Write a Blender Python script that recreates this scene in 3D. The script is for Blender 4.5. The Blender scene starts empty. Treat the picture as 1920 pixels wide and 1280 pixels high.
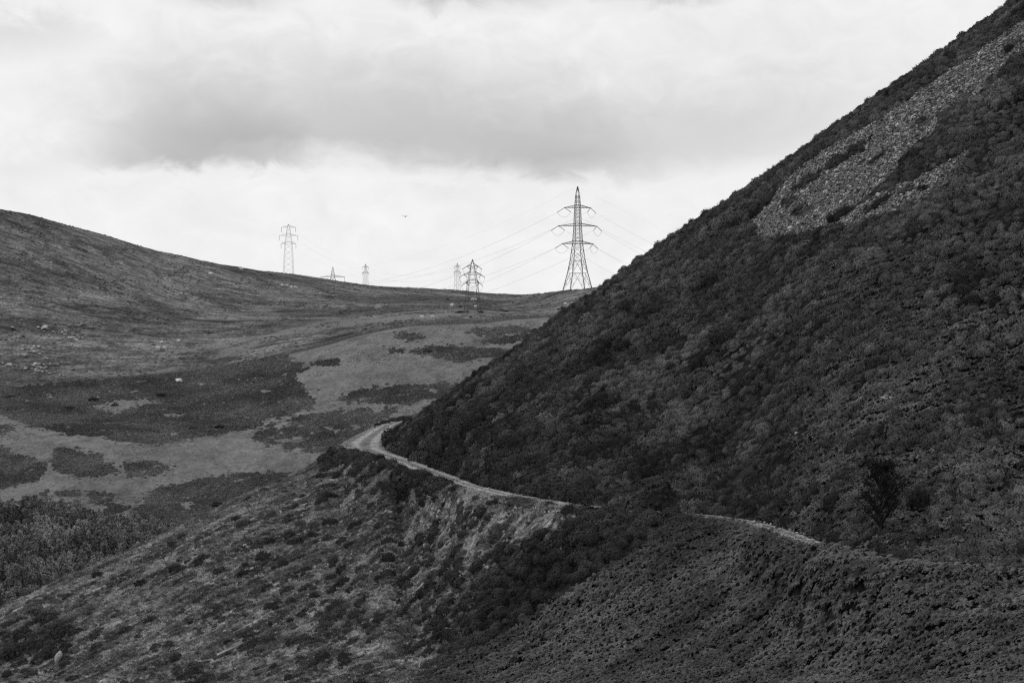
import bpy, math, random
import numpy as np

# ------------------------------------------------------------------ camera, sky, sun, exposure
S = bpy.context.scene
COL = S.collection
F = 100.0 / 36.0 * 1920.0            # focal length in photo pixels
cam_d = bpy.data.cameras.new('camera'); cam_d.lens = 100; cam_d.sensor_width = 36
cam_d.clip_start = 0.5; cam_d.clip_end = 60000
cam = bpy.data.objects.new('camera', cam_d); COL.objects.link(cam)
cam.rotation_euler = (math.radians(90), 0, 0)
S.camera = cam
S.render.engine = 'CYCLES'
S.view_settings.view_transform = 'Standard'; S.view_settings.look = 'None'
S.view_settings.gamma = 1; S.view_settings.use_curve_mapping = False
S.view_settings.exposure = 0.0
S.cycles.max_bounces = 4; S.cycles.diffuse_bounces = 3; S.cycles.use_denoising = False
S.cycles.denoiser = 'OPENIMAGEDENOISE'; S.cycles.denoising_input_passes = 'RGB_ALBEDO_NORMAL'; S.cycles.denoising_prefilter = 'ACCURATE'
S.cycles.filter_width = 1.3

SUN_EL, SUN_AZ = math.radians(32), math.radians(-40)     # azimuth from +Y towards +X
sd = bpy.data.lights.new('sun', 'SUN'); sd.energy = 2.2; sd.angle = math.radians(7); sd.color = (1, 1, 1)
sun = bpy.data.objects.new('sun', sd); COL.objects.link(sun)
sun.rotation_euler = (math.radians(90) - SUN_EL, 0, -SUN_AZ + math.pi)
sun.rotation_euler = (-(math.pi / 2 - SUN_EL), 0, -SUN_AZ)

W = bpy.data.worlds.new('World'); S.world = W; W.use_nodes = True
W.cycles.sampling_method = 'MANUAL'; W.cycles.sample_map_resolution = 256
def build_world():
    nt = W.node_tree; N = nt.nodes; L = nt.links; N.clear()
    def math_(op, a, b=None, c=None, clamp=False):
        n = N.new('ShaderNodeMath'); n.operation = op; n.use_clamp = clamp
        for i, v in enumerate((a, b, c)):
            if v is None: continue
            if isinstance(v, (int, float)): n.inputs[i].default_value = v
            else: L.new(v, n.inputs[i])
        return n.outputs[0]
    def ss(x, a, b):
        n = N.new('ShaderNodeMapRange'); n.interpolation_type = 'SMOOTHSTEP'
        n.inputs['From Min'].default_value = a; n.inputs['From Max'].default_value = b
        n.inputs['To Min'].default_value = 0; n.inputs['To Max'].default_value = 1
        L.new(x, n.inputs['Value']); return n.outputs['Result']
    tc = N.new('ShaderNodeTexCoord'); sp = N.new('ShaderNodeSeparateXYZ'); L.new(tc.outputs['Generated'], sp.inputs[0])
    az = math_('ARCTAN2', sp.outputs[0], sp.outputs[1]); el = math_('ARCSINE', sp.outputs[2])
    # degrees: azimuth right of north, elevation
    az = math_('MULTIPLY', az, 57.2958); el = math_('MULTIPLY', el, 57.2958)
    def noise(sx, sy, ox, oy, scale, detail, rough, dist=0.0):
        cb = N.new('ShaderNodeCombineXYZ')
        L.new(math_('MULTIPLY_ADD', az, sx, ox), cb.inputs[0]); L.new(math_('MULTIPLY_ADD', el, sy, oy), cb.inputs[1])
        n = N.new('ShaderNodeTexNoise'); n.inputs['Scale'].default_value = scale; n.inputs['Detail'].default_value = detail
        n.inputs['Roughness'].default_value = rough; n.inputs['Distortion'].default_value = dist
        L.new(cb.outputs[0], n.inputs['Vector']); return math_('SUBTRACT', n.outputs[0], 0.5)
    n1 = noise(1, 1.6, 0, 0, 0.42, 5, 0.55, 0.3)
    n2 = noise(1, 1.5, 31, 7, 0.9, 6, 0.6, 0.6)
    n3 = noise(0.55, 1.4, 11, 3, 0.35, 3, 0.5)
    azw = math_('MULTIPLY_ADD', n1, 2.4, az); elw = math_('MULTIPLY_ADD', n2, 1.1, math_('MULTIPLY_ADD', n1, 0.5, el))
    def lobe(X, R, rx, up, dn, amp):
        a0, e0 = (X - 960) / F * 57.2958, (640 - R) / F * 57.2958; k = F / 57.2958
        dx = math_('MULTIPLY', math_('SUBTRACT', azw, a0), k / rx)
        de = math_('SUBTRACT', elw, e0)
        dy = math_('SUBTRACT', math_('MULTIPLY', math_('MAXIMUM', de, 0.0), k / up), math_('MULTIPLY', math_('MINIMUM', de, 0.0), k / dn))
        d = math_('SQRT', math_('ADD', math_('MULTIPLY', dx, dx), math_('MULTIPLY', dy, dy)))
        return math_('MULTIPLY', math_('SUBTRACT', 1.0, ss(d, 0.0, 1.0)), amp)
    v = math_('MULTIPLY_ADD', n3, 0.10, 0.885)
    v = math_('MULTIPLY_ADD', n2, 0.21, v)
    keep = None
    for q in CLOUDS:
        l = math_('SUBTRACT', 1.0, lobe(*q)); keep = l if keep is None else math_('MULTIPLY', keep, l)
    keep = math_('SUBTRACT', 1.0, math_('MULTIPLY', math_('SUBTRACT', 1.0, keep), math_('MULTIPLY_ADD', n2, 0.5, 1.0)))
    v = math_('MULTIPLY', v, keep)
    v = math_('MINIMUM', math_('MAXIMUM', v, 0.40), 0.95)
    sky = N.new('ShaderNodeTexSky'); sky.sky_type = 'NISHITA'; sky.sun_disc = False
    sky.sun_elevation = SUN_EL; sky.sun_rotation = SUN_AZ
    bw = N.new('ShaderNodeRGBToBW'); L.new(sky.outputs[0], bw.inputs[0])
    mx = N.new('ShaderNodeMix'); mx.data_type = 'FLOAT'; mx.inputs[0].default_value = 0.97
    L.new(math_('MINIMUM', bw.outputs[0], 9.0), mx.inputs[2]); L.new(math_('MULTIPLY', v, 10.0), mx.inputs[3])
    bg = N.new('ShaderNodeBackground'); bg.inputs['Strength'].default_value = 0.1
    L.new(mx.outputs[0], bg.inputs['Color'])
    out = N.new('ShaderNodeOutputWorld'); L.new(bg.outputs[0], out.inputs['Surface'])
# dark cloud masses: centre and radii in photo pixels turned into angles, depth of the grey
CLOUDS = [(340, 298, 290, 260, 38, .41), (500, 298, 190, 210, 34, .21), (650, 250, 380, 230, 62, .29), (880, 285, 330, 250, 58, .28), (1060, 318, 270, 230, 40, .32), (1290, 280, 300, 190, 66, .20), (1500, 235, 280, 140, 90, .11),
          (860, -20, 300, 60, 62, .46), (1230, -20, 200, 60, 50, .42), (430, -5, 180, 50, 50, .26), (20, 75, 230, 55, 60, .15), (830, 360, 90, 30, 30, .07), (60, 315, 150, 60, 50, .07), (640, 110, 700, 110, 130, .07), (1400, 140, 560, 220, 260, .07)]
build_world()

# ------------------------------------------------------------------ noise helpers
def _hash(ix, iy, seed):
    h = (ix.astype(np.int64) * 374761393 + iy.astype(np.int64) * 668265263 + seed * 1442695041) & 0xffffffff
    h = ((h ^ (h >> 13)) * 1274126177) & 0xffffffff
    return (h ^ (h >> 16)) & 0xffffffff
def pnoise(x, y, seed=0):
    x = np.asarray(x, float); y = np.asarray(y, float)
    ix = np.floor(x); iy = np.floor(y); fx = x - ix; fy = y - iy
    u = fx * fx * fx * (fx * (fx * 6 - 15) + 10); w = fy * fy * fy * (fy * (fy * 6 - 15) + 10)
    def g(dx, dy):
        a = _hash(ix + dx, iy + dy, seed) / 4294967296.0 * 2 * np.pi
        return np.cos(a) * (fx - dx) + np.sin(a) * (fy - dy)
    a = g(0, 0); b = g(1, 0); c = g(0, 1); d = g(1, 1)
    return ((a + (b - a) * u) + ((c + (d - c) * u) - (a + (b - a) * u)) * w) * 1.4
def fbm(x, y, seed=0, octv=4, gain=.5):
    r = 0; a = 1; t = 0
    for k in range(octv):
        r = r + a * pnoise(x * 2 ** k + 17.3 * k, y * 2 ** k - 9.1 * k, seed + k); t += a; a *= gain
    return r / t
def sstep(a, b, x):
    t = np.clip((x - a) / (b - a), 0, 1); return t * t * (3 - 2 * t)
def lin(X, pts):
    p = np.array(pts, float); return np.interp(X, p[:, 0], p[:, 1])
def smoothlin(X, pts, w=25):
    return sum(lin(np.asarray(X) + d * w, pts) for d in (-1, -.5, 0, .5, 1)) / 5
def pchip(xs, ys, q):
    xs = np.asarray(xs, float); ys = np.asarray(ys, float)
    h = np.diff(xs); d = np.diff(ys) / h; m = np.zeros_like(xs)
    m[0] = d[0]; m[-1] = d[-1]
    for i in range(1, len(xs) - 1):
        if d[i - 1] * d[i] > 0:
            w1 = 2 * h[i] + h[i - 1]; w2 = h[i] + 2 * h[i - 1]
            m[i] = (w1 + w2) / (w1 / d[i - 1] + w2 / d[i])
    q = np.clip(q, xs[0], xs[-1]); i = np.clip(np.searchsorted(xs, q) - 1, 0, len(h) - 1)
    t = (q - xs[i]) / h[i]
    return (ys[i] * (2 * t**3 - 3 * t**2 + 1) + m[i] * h[i] * (t**3 - 2 * t**2 + t)
            + ys[i + 1] * (-2 * t**3 + 3 * t**2) + m[i + 1] * h[i] * (t**3 - t**2))
def inpoly(px, py, poly):
    p = np.array(poly, float); r = np.zeros(np.shape(px), bool); j = len(p) - 1
    for i in range(len(p)):
        c = ((p[i, 1] > py) != (p[j, 1] > py)) & (px < (p[j, 0] - p[i, 0]) * (py - p[i, 1]) / (p[j, 1] - p[i, 1] + 1e-12) + p[i, 0])
        r ^= c; j = i
    return r
def bil(T, u, v):
    u = np.clip(u, 0, T.shape[0] - 1.001); v = np.clip(v, 0, T.shape[1] - 1.001)
    i = u.astype(int); j = v.astype(int); a = u - i; b = v - j
    return (T[i, j] * (1 - a) + T[i + 1, j] * a) * (1 - b) + (T[i, j + 1] * (1 - a) + T[i + 1, j + 1] * a) * b
def row2z(row, D): return (640.0 - row) / F * D
def px_of(x, y, z): return 960 + F * x / y, 640 - F * z / y

# ------------------------------------------------------------------ track line (photo pixels -> level bench in the hillside)
ZT = -16.4
OUT_E = [(2300, 1100), (1920, 1079), (1775, 1070), (1655, 1062), (1570, 1042), (1521, 1026), (1470, 1010), (1440, 998), (1407, 985), (1356, 976), (1288, 970), (1190, 963),
         (1091, 953), (999, 939), (916, 927), (866, 913), (806, 893), (759, 879), (735, 867), (694, 855), (660, 848), (641, 841), (643, 832), (655, 824), (672, 815), (690, 806), (708, 798), (726, 792), (750, 787), (790, 780)]
IN_E = [(2300, 1089), (1920, 1070), (1775, 1060), (1655, 1048), (1590, 1030), (1531, 1013), (1506, 1002), (1462, 988), (1412, 976), (1356, 968), (1288, 962), (1190, 956),
        (1091, 947), (985, 929.5), (901, 911), (857, 893), (800, 871), (768, 859), (745, 851), (731, 844), (727, 837), (726, 829), (728, 823), (731, 817), (735, 810), (739, 804), (744, 799), (752, 793.5), (768, 788), (805, 781)]
def tp(p): D = -ZT * F / (p[1] - 640); return ((p[0] - 960) / F * D, D)
_rows = np.concatenate([np.arange(1089, 1000, -1.0), np.arange(1000, 860, -1.0), np.arange(860, 784, -.5)])
_o = np.array(OUT_E[::-1], float); _i = np.array(IN_E[::-1], float)      # the two edges read at the same level row are at the same distance
OUTW = np.array([tp((np.interp(r, _o[:, 1], _o[:, 0]), r)) for r in _rows]); INW = np.array([tp((np.interp(r, _i[:, 1], _i[:, 0]), r)) for r in _rows])
MIDW = (OUTW + INW) / 2
TPOLY = np.concatenate([OUTW[::4], INW[::-4]])
TRK = [(1920, 1074), (1775, 1065), (1655, 1055), (1570, 1036), (1521, 1021), (1440, 993), (1356, 972), (1288, 966), (1091, 950), (985, 934), (901, 919), (857, 903), (800, 884), (735, 860), (690, 848), (640, 842)][::-1]

# ------------------------------------------------------------------ near hill height
SIL = [(-700, 1400), (-200, 1226), (0, 1143), (100, 1098), (200, 1053), (300, 1012), (350, 988), (400, 962), (450, 934), (500, 910), (560, 888), (600, 866), (640, 846), (660, 836), (672, 818), (690, 808), (708, 801), (730, 800),
       (745, 800), (770, 788), (800, 768), (850, 734), (900, 698), (950, 668), (1000, 629), (1040, 599), (1110, 555), (1200, 487), (1300, 417), (1400, 358), (1500, 288), (1600, 218), (1700, 147), (1800, 78), (1900, 6), (1920, -9), (2400, -350)]
DSIL = [(-700, 400), (-200, 402), (0, 404), (200, 404), (400, 408), (500, 415), (600, 426), (640, 436), (660, 455), (672, 492), (700, 540), (730, 545), (745, 520), (760, 480), (800, 455), (900, 434), (1110, 426), (1500, 410), (1900, 410), (2400, 412)]
DBOT = [(-700, 370), (-300, 362), (0, 350), (300, 312), (640, 272), (960, 250), (1300, 218), (1600, 196), (1920, 174), (2400, 150)]
UN = np.arange(-700, 2401, 4.0); DN = np.concatenate([np.arange(2, 150, 4.0), np.arange(150, 760, 1.0)])
def build_near():
    T = np.zeros((len(UN), len(DN)))
    sil = smoothlin(UN, SIL, 8); ds = smoothlin(UN, DSIL, 12); db = smoothlin(UN, DBOT, 40); tr = lin(UN, TRK)
    for i, X in enumerate(UN):
        s, d0, b = sil[i], ds[i], db[i]
        rb = max(1280, s + 70); zb = row2z(rb, b)
        k = [(2, -1.9), (20, -9.5), (70, -30), (b * .72, row2z(rb + 170, b * .72)), (b, zb)]
        if X > 742:
            t = min(tr[i], 1076); dt = -ZT * F / (t - 640)
            zs = row2z(s, d0)
            if dt > b + 5:
                k.append((dt - 2.0, ZT - .1)); k.append((dt + 2.0, ZT + .1))
            m = (dt + d0) / 2
            zm = ZT + (zs - ZT) * .5
            if d0 - dt > 40: k.append((m, zm + .01 * (d0 - dt)))
        else:
            zs = row2z(s, d0)
            if X > 646:
                de = -ZT * F / (lin(X, [(641, 843), (660, 849), (694, 856), (735, 868), (745, 873)]) - 640)
                m = (b + de) / 2; k.append((m, (zb + ZT) / 2 + .6)); k.append((de, ZT - .1)); zs = min(zs, ZT + .2)
            else:
                m = (b + d0) / 2; k.append((m, (zb + zs) / 2 + .6))
        k.append((d0, zs)); k.append((d0 + 14, row2z(s + 12, d0 + 14))); k.append((d0 + 45, zs - 14)); k.append((d0 + 180, zs * .3 - 75)); k.append((800, -125))
        k = np.array(sorted(k))
        T[i] = pchip(k[:, 0], k[:, 1], DN)
    # light smoothing across columns
    for _ in range(8):
        P = np.pad(T, ((1, 1), (0, 0)), 'edge'); T = .25 * P[:-2] + .5 * P[1:-1] + .25 * P[2:]
    return T
TN = build_near()
def trackdist(x, y):
    x = np.asarray(x, float); y = np.asarray(y, float); best = np.full(np.shape(x), 1e9); P = TPOLY
    for i in range(len(P)):
        a, b = P[i], P[(i + 1) % len(P)]; ab = b - a
        t = np.clip(((x - a[0]) * ab[0] + (y - a[1]) * ab[1]) / (ab @ ab), 0, 1)
        best = np.minimum(best, (x - a[0] - t * ab[0]) ** 2 + (y - a[1] - t * ab[1]) ** 2)
    return np.where(inpoly(x, y, P), -1, 1) * np.sqrt(best)
def near_raw(x, y):
    u = (960 + F * x / y - UN[0]) / 4.0; v = np.interp(y, DN, np.arange(len(DN)))
    z = bil(TN, u, v)
    # gullies and ribs running down the slope, then hummocks
    a = x * .974 + y * .225; c = -x * .225 + y * .974
    return z + (.55 * fbm(c / 17, a / 60, 5, 3) + .55 * fbm(c / 6.0, a / 20, 8, 3) + .3 * fbm(c / 2.0, a / 4.5, 9, 3)) * sstep(140, 190, y)
GX = np.arange(-100, 116, .5); GY = np.arange(150, 602, .5)
def build_tables():
    x, y = np.meshgrid(GX, GY, indexing='ij'); z = near_raw(x, y); d = np.full(x.shape, 99.0)
    xm, ym = TPOLY.min(0), TPOLY.max(0); m = (x > xm[0] - 8) & (x < ym[0] + 8) & (y > xm[1] - 8) & (y < ym[1] + 8)
    d[m] = trackdist(x[m], y[m]); t = sstep(.3, 3.2, d); return ZT * (1 - t) + z * t, d
ZTAB, DTAB = build_tables()
def near_z(x, y):
    x = np.asarray(x, float); y = np.asarray(y, float)
    u, v = (x - GX[0]) / .5, (y - GY[0]) / .5; ins = (u >= 0) & (v >= 0) & (u < len(GX) - 1.01) & (v < len(GY) - 1.01)
    z = bil(ZTAB, u, v)
    if not ins.all(): z = np.where(ins, z, near_raw(x, np.maximum(y, 1)))
    return z
def track_gap(x, y): return bil(DTAB, (np.asarray(x, float) - GX[0]) / .5, (np.asarray(y, float) - GY[0]) / .5)
def normals(fn, x, y, e=.6):
    dx = (fn(x + e, y) - fn(x - e, y)) / (2 * e); dy = (fn(x, y + e) - fn(x, y - e)) / (2 * e)
    n = np.stack([-dx, -dy, np.ones_like(dx)], -1); return n / np.linalg.norm(n, axis=-1, keepdims=True)

# ------------------------------------------------------------------ far hill height
FSK = [(-700, 340), (-300, 362), (0, 392), (60, 404), (120, 422), (200, 443), (300, 473), (400, 494), (500, 509), (560, 517), (640, 528), (700, 537), (780, 541.5), (860, 546.5), (920, 551.5), (975, 554.5), (1010, 551.5), (1060, 545), (1110, 540), (1250, 522), (1600, 500)]
FDC = [(-700, 1500), (0, 1560), (300, 1660), (500, 1780), (700, 1900), (886, 2020), (960, 1950), (1010, 1700), (1060, 1500), (1110, 1480), (1600, 1480)]
UF = np.arange(-700, 1601, 4.0); DF = np.concatenate([np.arange(480, 780, 10.0), np.arange(780, 1420, 2.0), np.arange(1420, 2100, 4.0), np.arange(2100, 3300, 20.0)])
def build_far():
    T = np.zeros((len(UF), len(DF))); sk = smoothlin(UF, FSK, 14); dc = smoothlin(UF, FDC, 40)
    for i, X in enumerate(UF):
        c = dc[i]; zc = row2z(sk[i], c)
        r7 = 722 - 75 * sstep(300, 900, X); r6 = 690 - 85 * sstep(300, 900, X)
        k = [(480, -122), (780, row2z(1420, 780)), (880, row2z(1140, 880)), (960, row2z(962, 960)), (1060, row2z(835, 1060)), (1160, row2z(r7 + 35, 1160)), (1230, row2z(r6, 1230))]
        rm = r6 + (sk[i] - r6) * (.52 + .1 * sstep(100, 900, X)); dm = 1230 + (c - 1230) * .45
        k += [(dm, row2z(rm, dm)), (c, zc), (c + 120, zc - 3.5), (c + 500, zc - 17), (3320, zc - 60)]
        k = np.array(sorted(k)); T[i] = pchip(k[:, 0], k[:, 1], DF)
    for _ in range(6):
        P = np.pad(T, ((1, 1), (0, 0)), 'edge'); T = .25 * P[:-2] + .5 * P[1:-1] + .25 * P[2:]
    return T
TF = build_far()
def far_z(x, y):
    x = np.asarray(x, float); y = np.asarray(y, float)
    u = (960 + F * x / y - UF[0]) / 4.0; v = np.interp(y, DF, np.arange(len(DF)))
    z = bil(TF, u, v)
    am = .25 + .75 * sstep(1180, 1300, y)
    return z + am * (1.0 * fbm(x / 70, y / 55, 41, 3) + .55 * fbm(x / 24, y / 13, 43, 3) + .3 * fbm(x / 9, y / 4, 47, 2))
def hit(fn, X, row, d0, d1, n=900):
    D = np.linspace(d0, d1, n); x = (X - 960) / F * D; z = fn(x, D)
    r = 640 - F * z / D; i = np.argmax(r <= row)
    if r[i] > row: i = int(np.argmin(r))
    if i > 0:
        t = (r[i - 1] - row) / (r[i - 1] - r[i] + 1e-9); t = min(max(t, 0), 1)
        d = D[i - 1] + (D[i] - D[i - 1]) * t
    else: d = D[0]
    x = (X - 960) / F * d
    return float(x), float(d), float(fn(np.array([x]), np.array([d]))[0])
def fhit(X, row): return hit(far_z, X, row, 850, 2150)
def nhit(X, row): return hit(near_z, X, row, 160, 560)

# ------------------------------------------------------------------ materials (the photograph is black and white: greys)
def mat(name, build, rough=1.0, spec=0.0):
    m = bpy.data.materials.new(name); m.use_nodes = True; nt = m.node_tree
    b = nt.nodes['Principled BSDF']; b.inputs['Roughness'].default_value = rough; b.inputs['Specular IOR Level'].default_value = spec
    build(nt, b); return m
def M(nt, op, a, b=None, c=None, clamp=False):
    n = nt.nodes.new('ShaderNodeMath'); n.operation = op; n.use_clamp = clamp
    for i, v in enumerate((a, b, c)):
        if v is None: continue
        if isinstance(v, (int, float)): n.inputs[i].default_value = v
        else: nt.links.new(v, n.inputs[i])
    return n.outputs[0]
def NZ(nt, scale, detail=4, rough=.55, stretch=(1, 1, 1), rot=(0, 0, 0), coord=None, dist=0):
    g = nt.nodes.new('ShaderNodeNewGeometry'); mp = nt.nodes.new('ShaderNodeMapping')
    mp.inputs['Scale'].default_value = stretch; mp.inputs['Rotation'].default_value = rot
    if coord == 'object':
        g2 = nt.nodes.new('ShaderNodeTexCoord'); nt.links.new(g2.outputs['Object'], mp.inputs[0])
    else: nt.links.new(g.outputs['Position'], mp.inputs[0])
    n = nt.nodes.new('ShaderNodeTexNoise'); n.inputs['Scale'].default_value = scale; n.inputs['Detail'].default_value = detail
    n.inputs['Roughness'].default_value = rough; n.inputs['Distortion'].default_value = dist
    nt.links.new(mp.outputs[0], n.inputs['Vector']); return n.outputs[0]
def RANGE(nt, v, a, b, lo, hi):
    n = nt.nodes.new('ShaderNodeMapRange'); n.interpolation_type = 'SMOOTHSTEP'
    for k, q in zip(('From Min', 'From Max', 'To Min', 'To Max'), (a, b, lo, hi)): n.inputs[k].default_value = q
    nt.links.new(v, n.inputs['Value']); return n.outputs[0]
def MIX(nt, f, a, b):
    n = nt.nodes.new('ShaderNodeMix'); n.data_type = 'FLOAT'
    for i, v in zip((0, 2, 3), (f, a, b)):
        if isinstance(v, (int, float)): n.inputs[i].default_value = v
        else: nt.links.new(v, n.inputs[i])
    return n.outputs[0]
def ATT(nt, name):
    n = nt.nodes.new('ShaderNodeAttribute'); n.attribute_name = name; return n.outputs['Fac']
def BUMP(nt, b, h, dist, strength=1.0):
    n = nt.nodes.new('ShaderNodeBump'); n.inputs['Distance'].default_value = dist; n.inputs['Strength'].default_value = strength
    nt.links.new(h, n.inputs['Height']); nt.links.new(n.outputs[0], b.inputs['Normal'])
def foliage(lo, hi, big=.08, amount=.5):
    def f(nt, b):
        o = nt.nodes.new('ShaderNodeObjectInfo')
        v = MIX(nt, o.outputs['Random'], lo, hi)
        v = M(nt, 'MULTIPLY', v, RANGE(nt, NZ(nt, big, 4, .6), .35, .68, 1 - amount, 1 + amount))
        v = M(nt, 'MULTIPLY', v, RANGE(nt, NZ(nt, 2.3, 2), .3, .7, .75, 1.25))
        nt.links.new(v, b.inputs['Base Color'])
    return f
def stone(lo, hi, sc=1.5):
    def f(nt, b):
        o = nt.nodes.new('ShaderNodeObjectInfo')
        v = MIX(nt, M(nt, 'POWER', o.outputs['Random'], 2.2), lo, hi)
        v = M(nt, 'MULTIPLY', v, RANGE(nt, NZ(nt, sc, 5, .65), .3, .7, .55, 1.3))
        nt.links.new(v, b.inputs['Base Color']); BUMP(nt, b, NZ(nt, sc * 3, 4), .05)
    return f
MT = {}
MT['heather'] = mat('heather_leaf', foliage(.066, .135, .085, .4))
MT['gorse'] = mat('gorse_leaf', foliage(.034, .064, .12, .3))
MT['bracken'] = mat('bracken_leaf', foliage(.062, .115, .10, .4))
MT['grass'] = mat('dry_grass', foliage(.13, .40, .16, .6))
MT['sedge'] = mat('sedge_grass', foliage(.07, .16, .12, .5))
MT['farbracken'] = mat('far_bracken_leaf', foliage(.078, .135, .035, .35))
MT['moor'] = mat('moor_tussock', foliage(.06, .18, .03, .4))
MT['tree'] = mat('tree_leaf', foliage(.14, .26, .05, .35))
MT['conifer'] = mat('conifer_needle', foliage(.07, .105, .05, .3))
MT['thorn'] = mat('thorn_leaf', foliage(.022, .036, .2, .3))
MT['dark_leaf'] = mat('dark_leaf', foliage(.014, .022, .4, .3))
MT['bark'] = mat('bark', foliage(.03, .05, 1., .3))
MT['scree'] = mat('scree_stone', stone(.065, .48, .6))
MT['rock'] = mat('grey_rock', stone(.28, .6, .7))
MT['pale_rock'] = mat('pale_rock', stone(.32, .5, 1.2))
MT['wall'] = mat('wall_stone', stone(.18, .36, .8))
MT['wool'] = mat('wool', stone(.62, .8, 3.))
MT['dark_wool'] = mat('dark_wool', stone(.03, .05, 3.))
MT['steel'] = mat('galvanised_steel', stone(.03, .05, .4), .6, .3)
MT['cable'] = mat('aluminium_cable', stone(.2, .26, .1), .6, .3)
MT['insulator'] = mat('insulator_glass', stone(.04, .06, 2.), .4, .4)
MT['feather'] = mat('dark_feather', stone(.02, .03, 3.))
def near_ground(nt, b):
    gr = ATT(nt, 'grassy'); sc = ATT(nt, 'stony')
    fine = NZ(nt, 1.6, 6, .65); mid = NZ(nt, .22, 4, .6); streak = NZ(nt, .5, 5, .6, (.25, 1.6, 1), (0, 0, -.23))
    dark = M(nt, 'MULTIPLY', RANGE(nt, mid, .35, .7, .010, .022), RANGE(nt, fine, .3, .7, .6, 1.4))
    g = M(nt, 'MULTIPLY', RANGE(nt, streak, .38, .64, .05, .26), RANGE(nt, fine, .3, .7, .6, 1.4))
    st = RANGE(nt, NZ(nt, 3.2, 5, .7), .35, .68, .03, .2)
    v = MIX(nt, gr, dark, g); v = MIX(nt, sc, v, st)
    nt.links.new(v, b.inputs['Base Color']); BUMP(nt, b, fine, .25, .9)
MT['near_ground'] = mat('moorland_soil_and_turf', near_ground)
def track_mat(nt, b):
    fine = NZ(nt, 4.0, 6, .7); mid = NZ(nt, .5, 4, .6); rut = ATT(nt, 'across')
    wheel = RANGE(nt, M(nt, 'ABSOLUTE', M(nt, 'SUBTRACT', M(nt, 'ABSOLUTE', M(nt, 'ADD', rut, M(nt, 'MULTIPLY', M(nt, 'SUBTRACT', mid, .5), .5))), .42)), .08, .3, 1.15, .6)
    v = M(nt, 'MULTIPLY', RANGE(nt, mid, .3, .7, .14, .32), RANGE(nt, fine, .25, .75, .45, 1.4))
    v = M(nt, 'MULTIPLY', v, wheel)
    edge = RANGE(nt, M(nt, 'ADD', M(nt, 'ABSOLUTE', rut), M(nt, 'MULTIPLY', M(nt, 'SUBTRACT', NZ(nt, .9, 4, .65), .5), .9)), .82, 1.05, 1.0, .42)
    nt.links.new(M(nt, 'MULTIPLY', v, edge), b.inputs['Base Color']); BUMP(nt, b, fine, .12, .8)
MT['track'] = mat('gravel_track', track_mat)
def far_ground(nt, b):
    moor = ATT(nt, 'moor'); pale = ATT(nt, 'pale')
    fine = NZ(nt, .9, 6, .68, (1, .45, 1)); mid = NZ(nt, .045, 5, .62, (1, .8, 1), dist=.6); big = NZ(nt, .012, 4, .6)
    streak = NZ(nt, .07, 7, .68, (.7, 1.0, 1.6), (0, 0, .1), dist=1.2)
    mid2 = NZ(nt, .16, 5, .68, (1, .6, 1), dist=.5)
    mead = M(nt, 'MULTIPLY', RANGE(nt, mid, .3, .7, .115, .165), RANGE(nt, fine, .3, .7, .72, 1.22))
    mead = M(nt, 'MULTIPLY', mead, RANGE(nt, mid2, .34, .62, .78, 1.1))
    terr = NZ(nt, .11, 5, .6, (.14, 1.3, 1.), (0, 0, .12), dist=.35)
    mo = M(nt, 'MULTIPLY', RANGE(nt, streak, .36, .66, .088, .165), RANGE(nt, fine, .3, .7, .5, 1.5))
    mo = M(nt, 'MULTIPLY', mo, RANGE(nt, big, .40, .60, .62, 1.15))
    mo = M(nt, 'MULTIPLY', mo, RANGE(nt, mid, .36, .5, .62, 1.0))
    mo = M(nt, 'MULTIPLY', mo, RANGE(nt, terr, .36, .5, .68, 1.06))
    mo = M(nt, 'MULTIPLY', mo, RANGE(nt, mid2, .36, .64, .75, 1.2))
    v = MIX(nt, moor, mead, mo); v = MIX(nt, pale, v, M(nt, 'MULTIPLY', .16, RANGE(nt, fine, .3, .7, .75, 1.2)))
    nt.links.new(v, b.inputs['Base Color']); BUMP(nt, b, M(nt, 'ADD', M(nt, 'MULTIPLY', fine, .7), M(nt, 'MULTIPLY', streak, .5)), .7, .8)
MT['far_ground'] = mat('hill_grassland', far_ground)
def plain(nt, b): nt.links.new(RANGE(nt, NZ(nt, .01, 4), .3, .7, .07, .11), b.inputs['Base Color'])
MT['plain'] = mat('valley_turf', plain)

# ------------------------------------------------------------------ mesh helpers
def mesh_np(name, V, Fc, mtl=None, smooth=False, attrs=None):
    me = bpy.data.meshes.new(name); V = np.asarray(V, np.float32).reshape(-1, 3)
    if isinstance(Fc, list): groups = [np.asarray(f, np.int32) for f in Fc if len(f)]
    else: groups = [np.asarray(Fc, np.int32)]
    me.vertices.add(len(V)); me.vertices.foreach_set('co', V.ravel())
    nl = sum(g.size for g in groups); npoly = sum(len(g) for g in groups)
    if npoly:
        me.loops.add(nl); me.loops.foreach_set('vertex_index', np.concatenate([g.ravel() for g in groups]))
        me.polygons.add(npoly); tot = np.concatenate([np.full(len(g), g.shape[1], np.int32) for g in groups])
        st = np.concatenate([[0], np.cumsum(tot)[:-1]]).astype(np.int32)
        me.polygons.foreach_set('loop_start', st)
        me.polygons.foreach_set('use_smooth', np.full(npoly, smooth))
    for k, (ty, a) in (attrs or {}).items():
        at = me.attributes.new(k, ty, 'POINT'); a = np.asarray(a)
        at.data.foreach_set('vector' if ty == 'FLOAT_VECTOR' else 'value', a.astype(np.int32 if ty == 'INT' else np.float32).ravel())
    me.update(calc_edges=True); me.validate()
    if mtl: me.materials.append(mtl)
    return me
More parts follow.
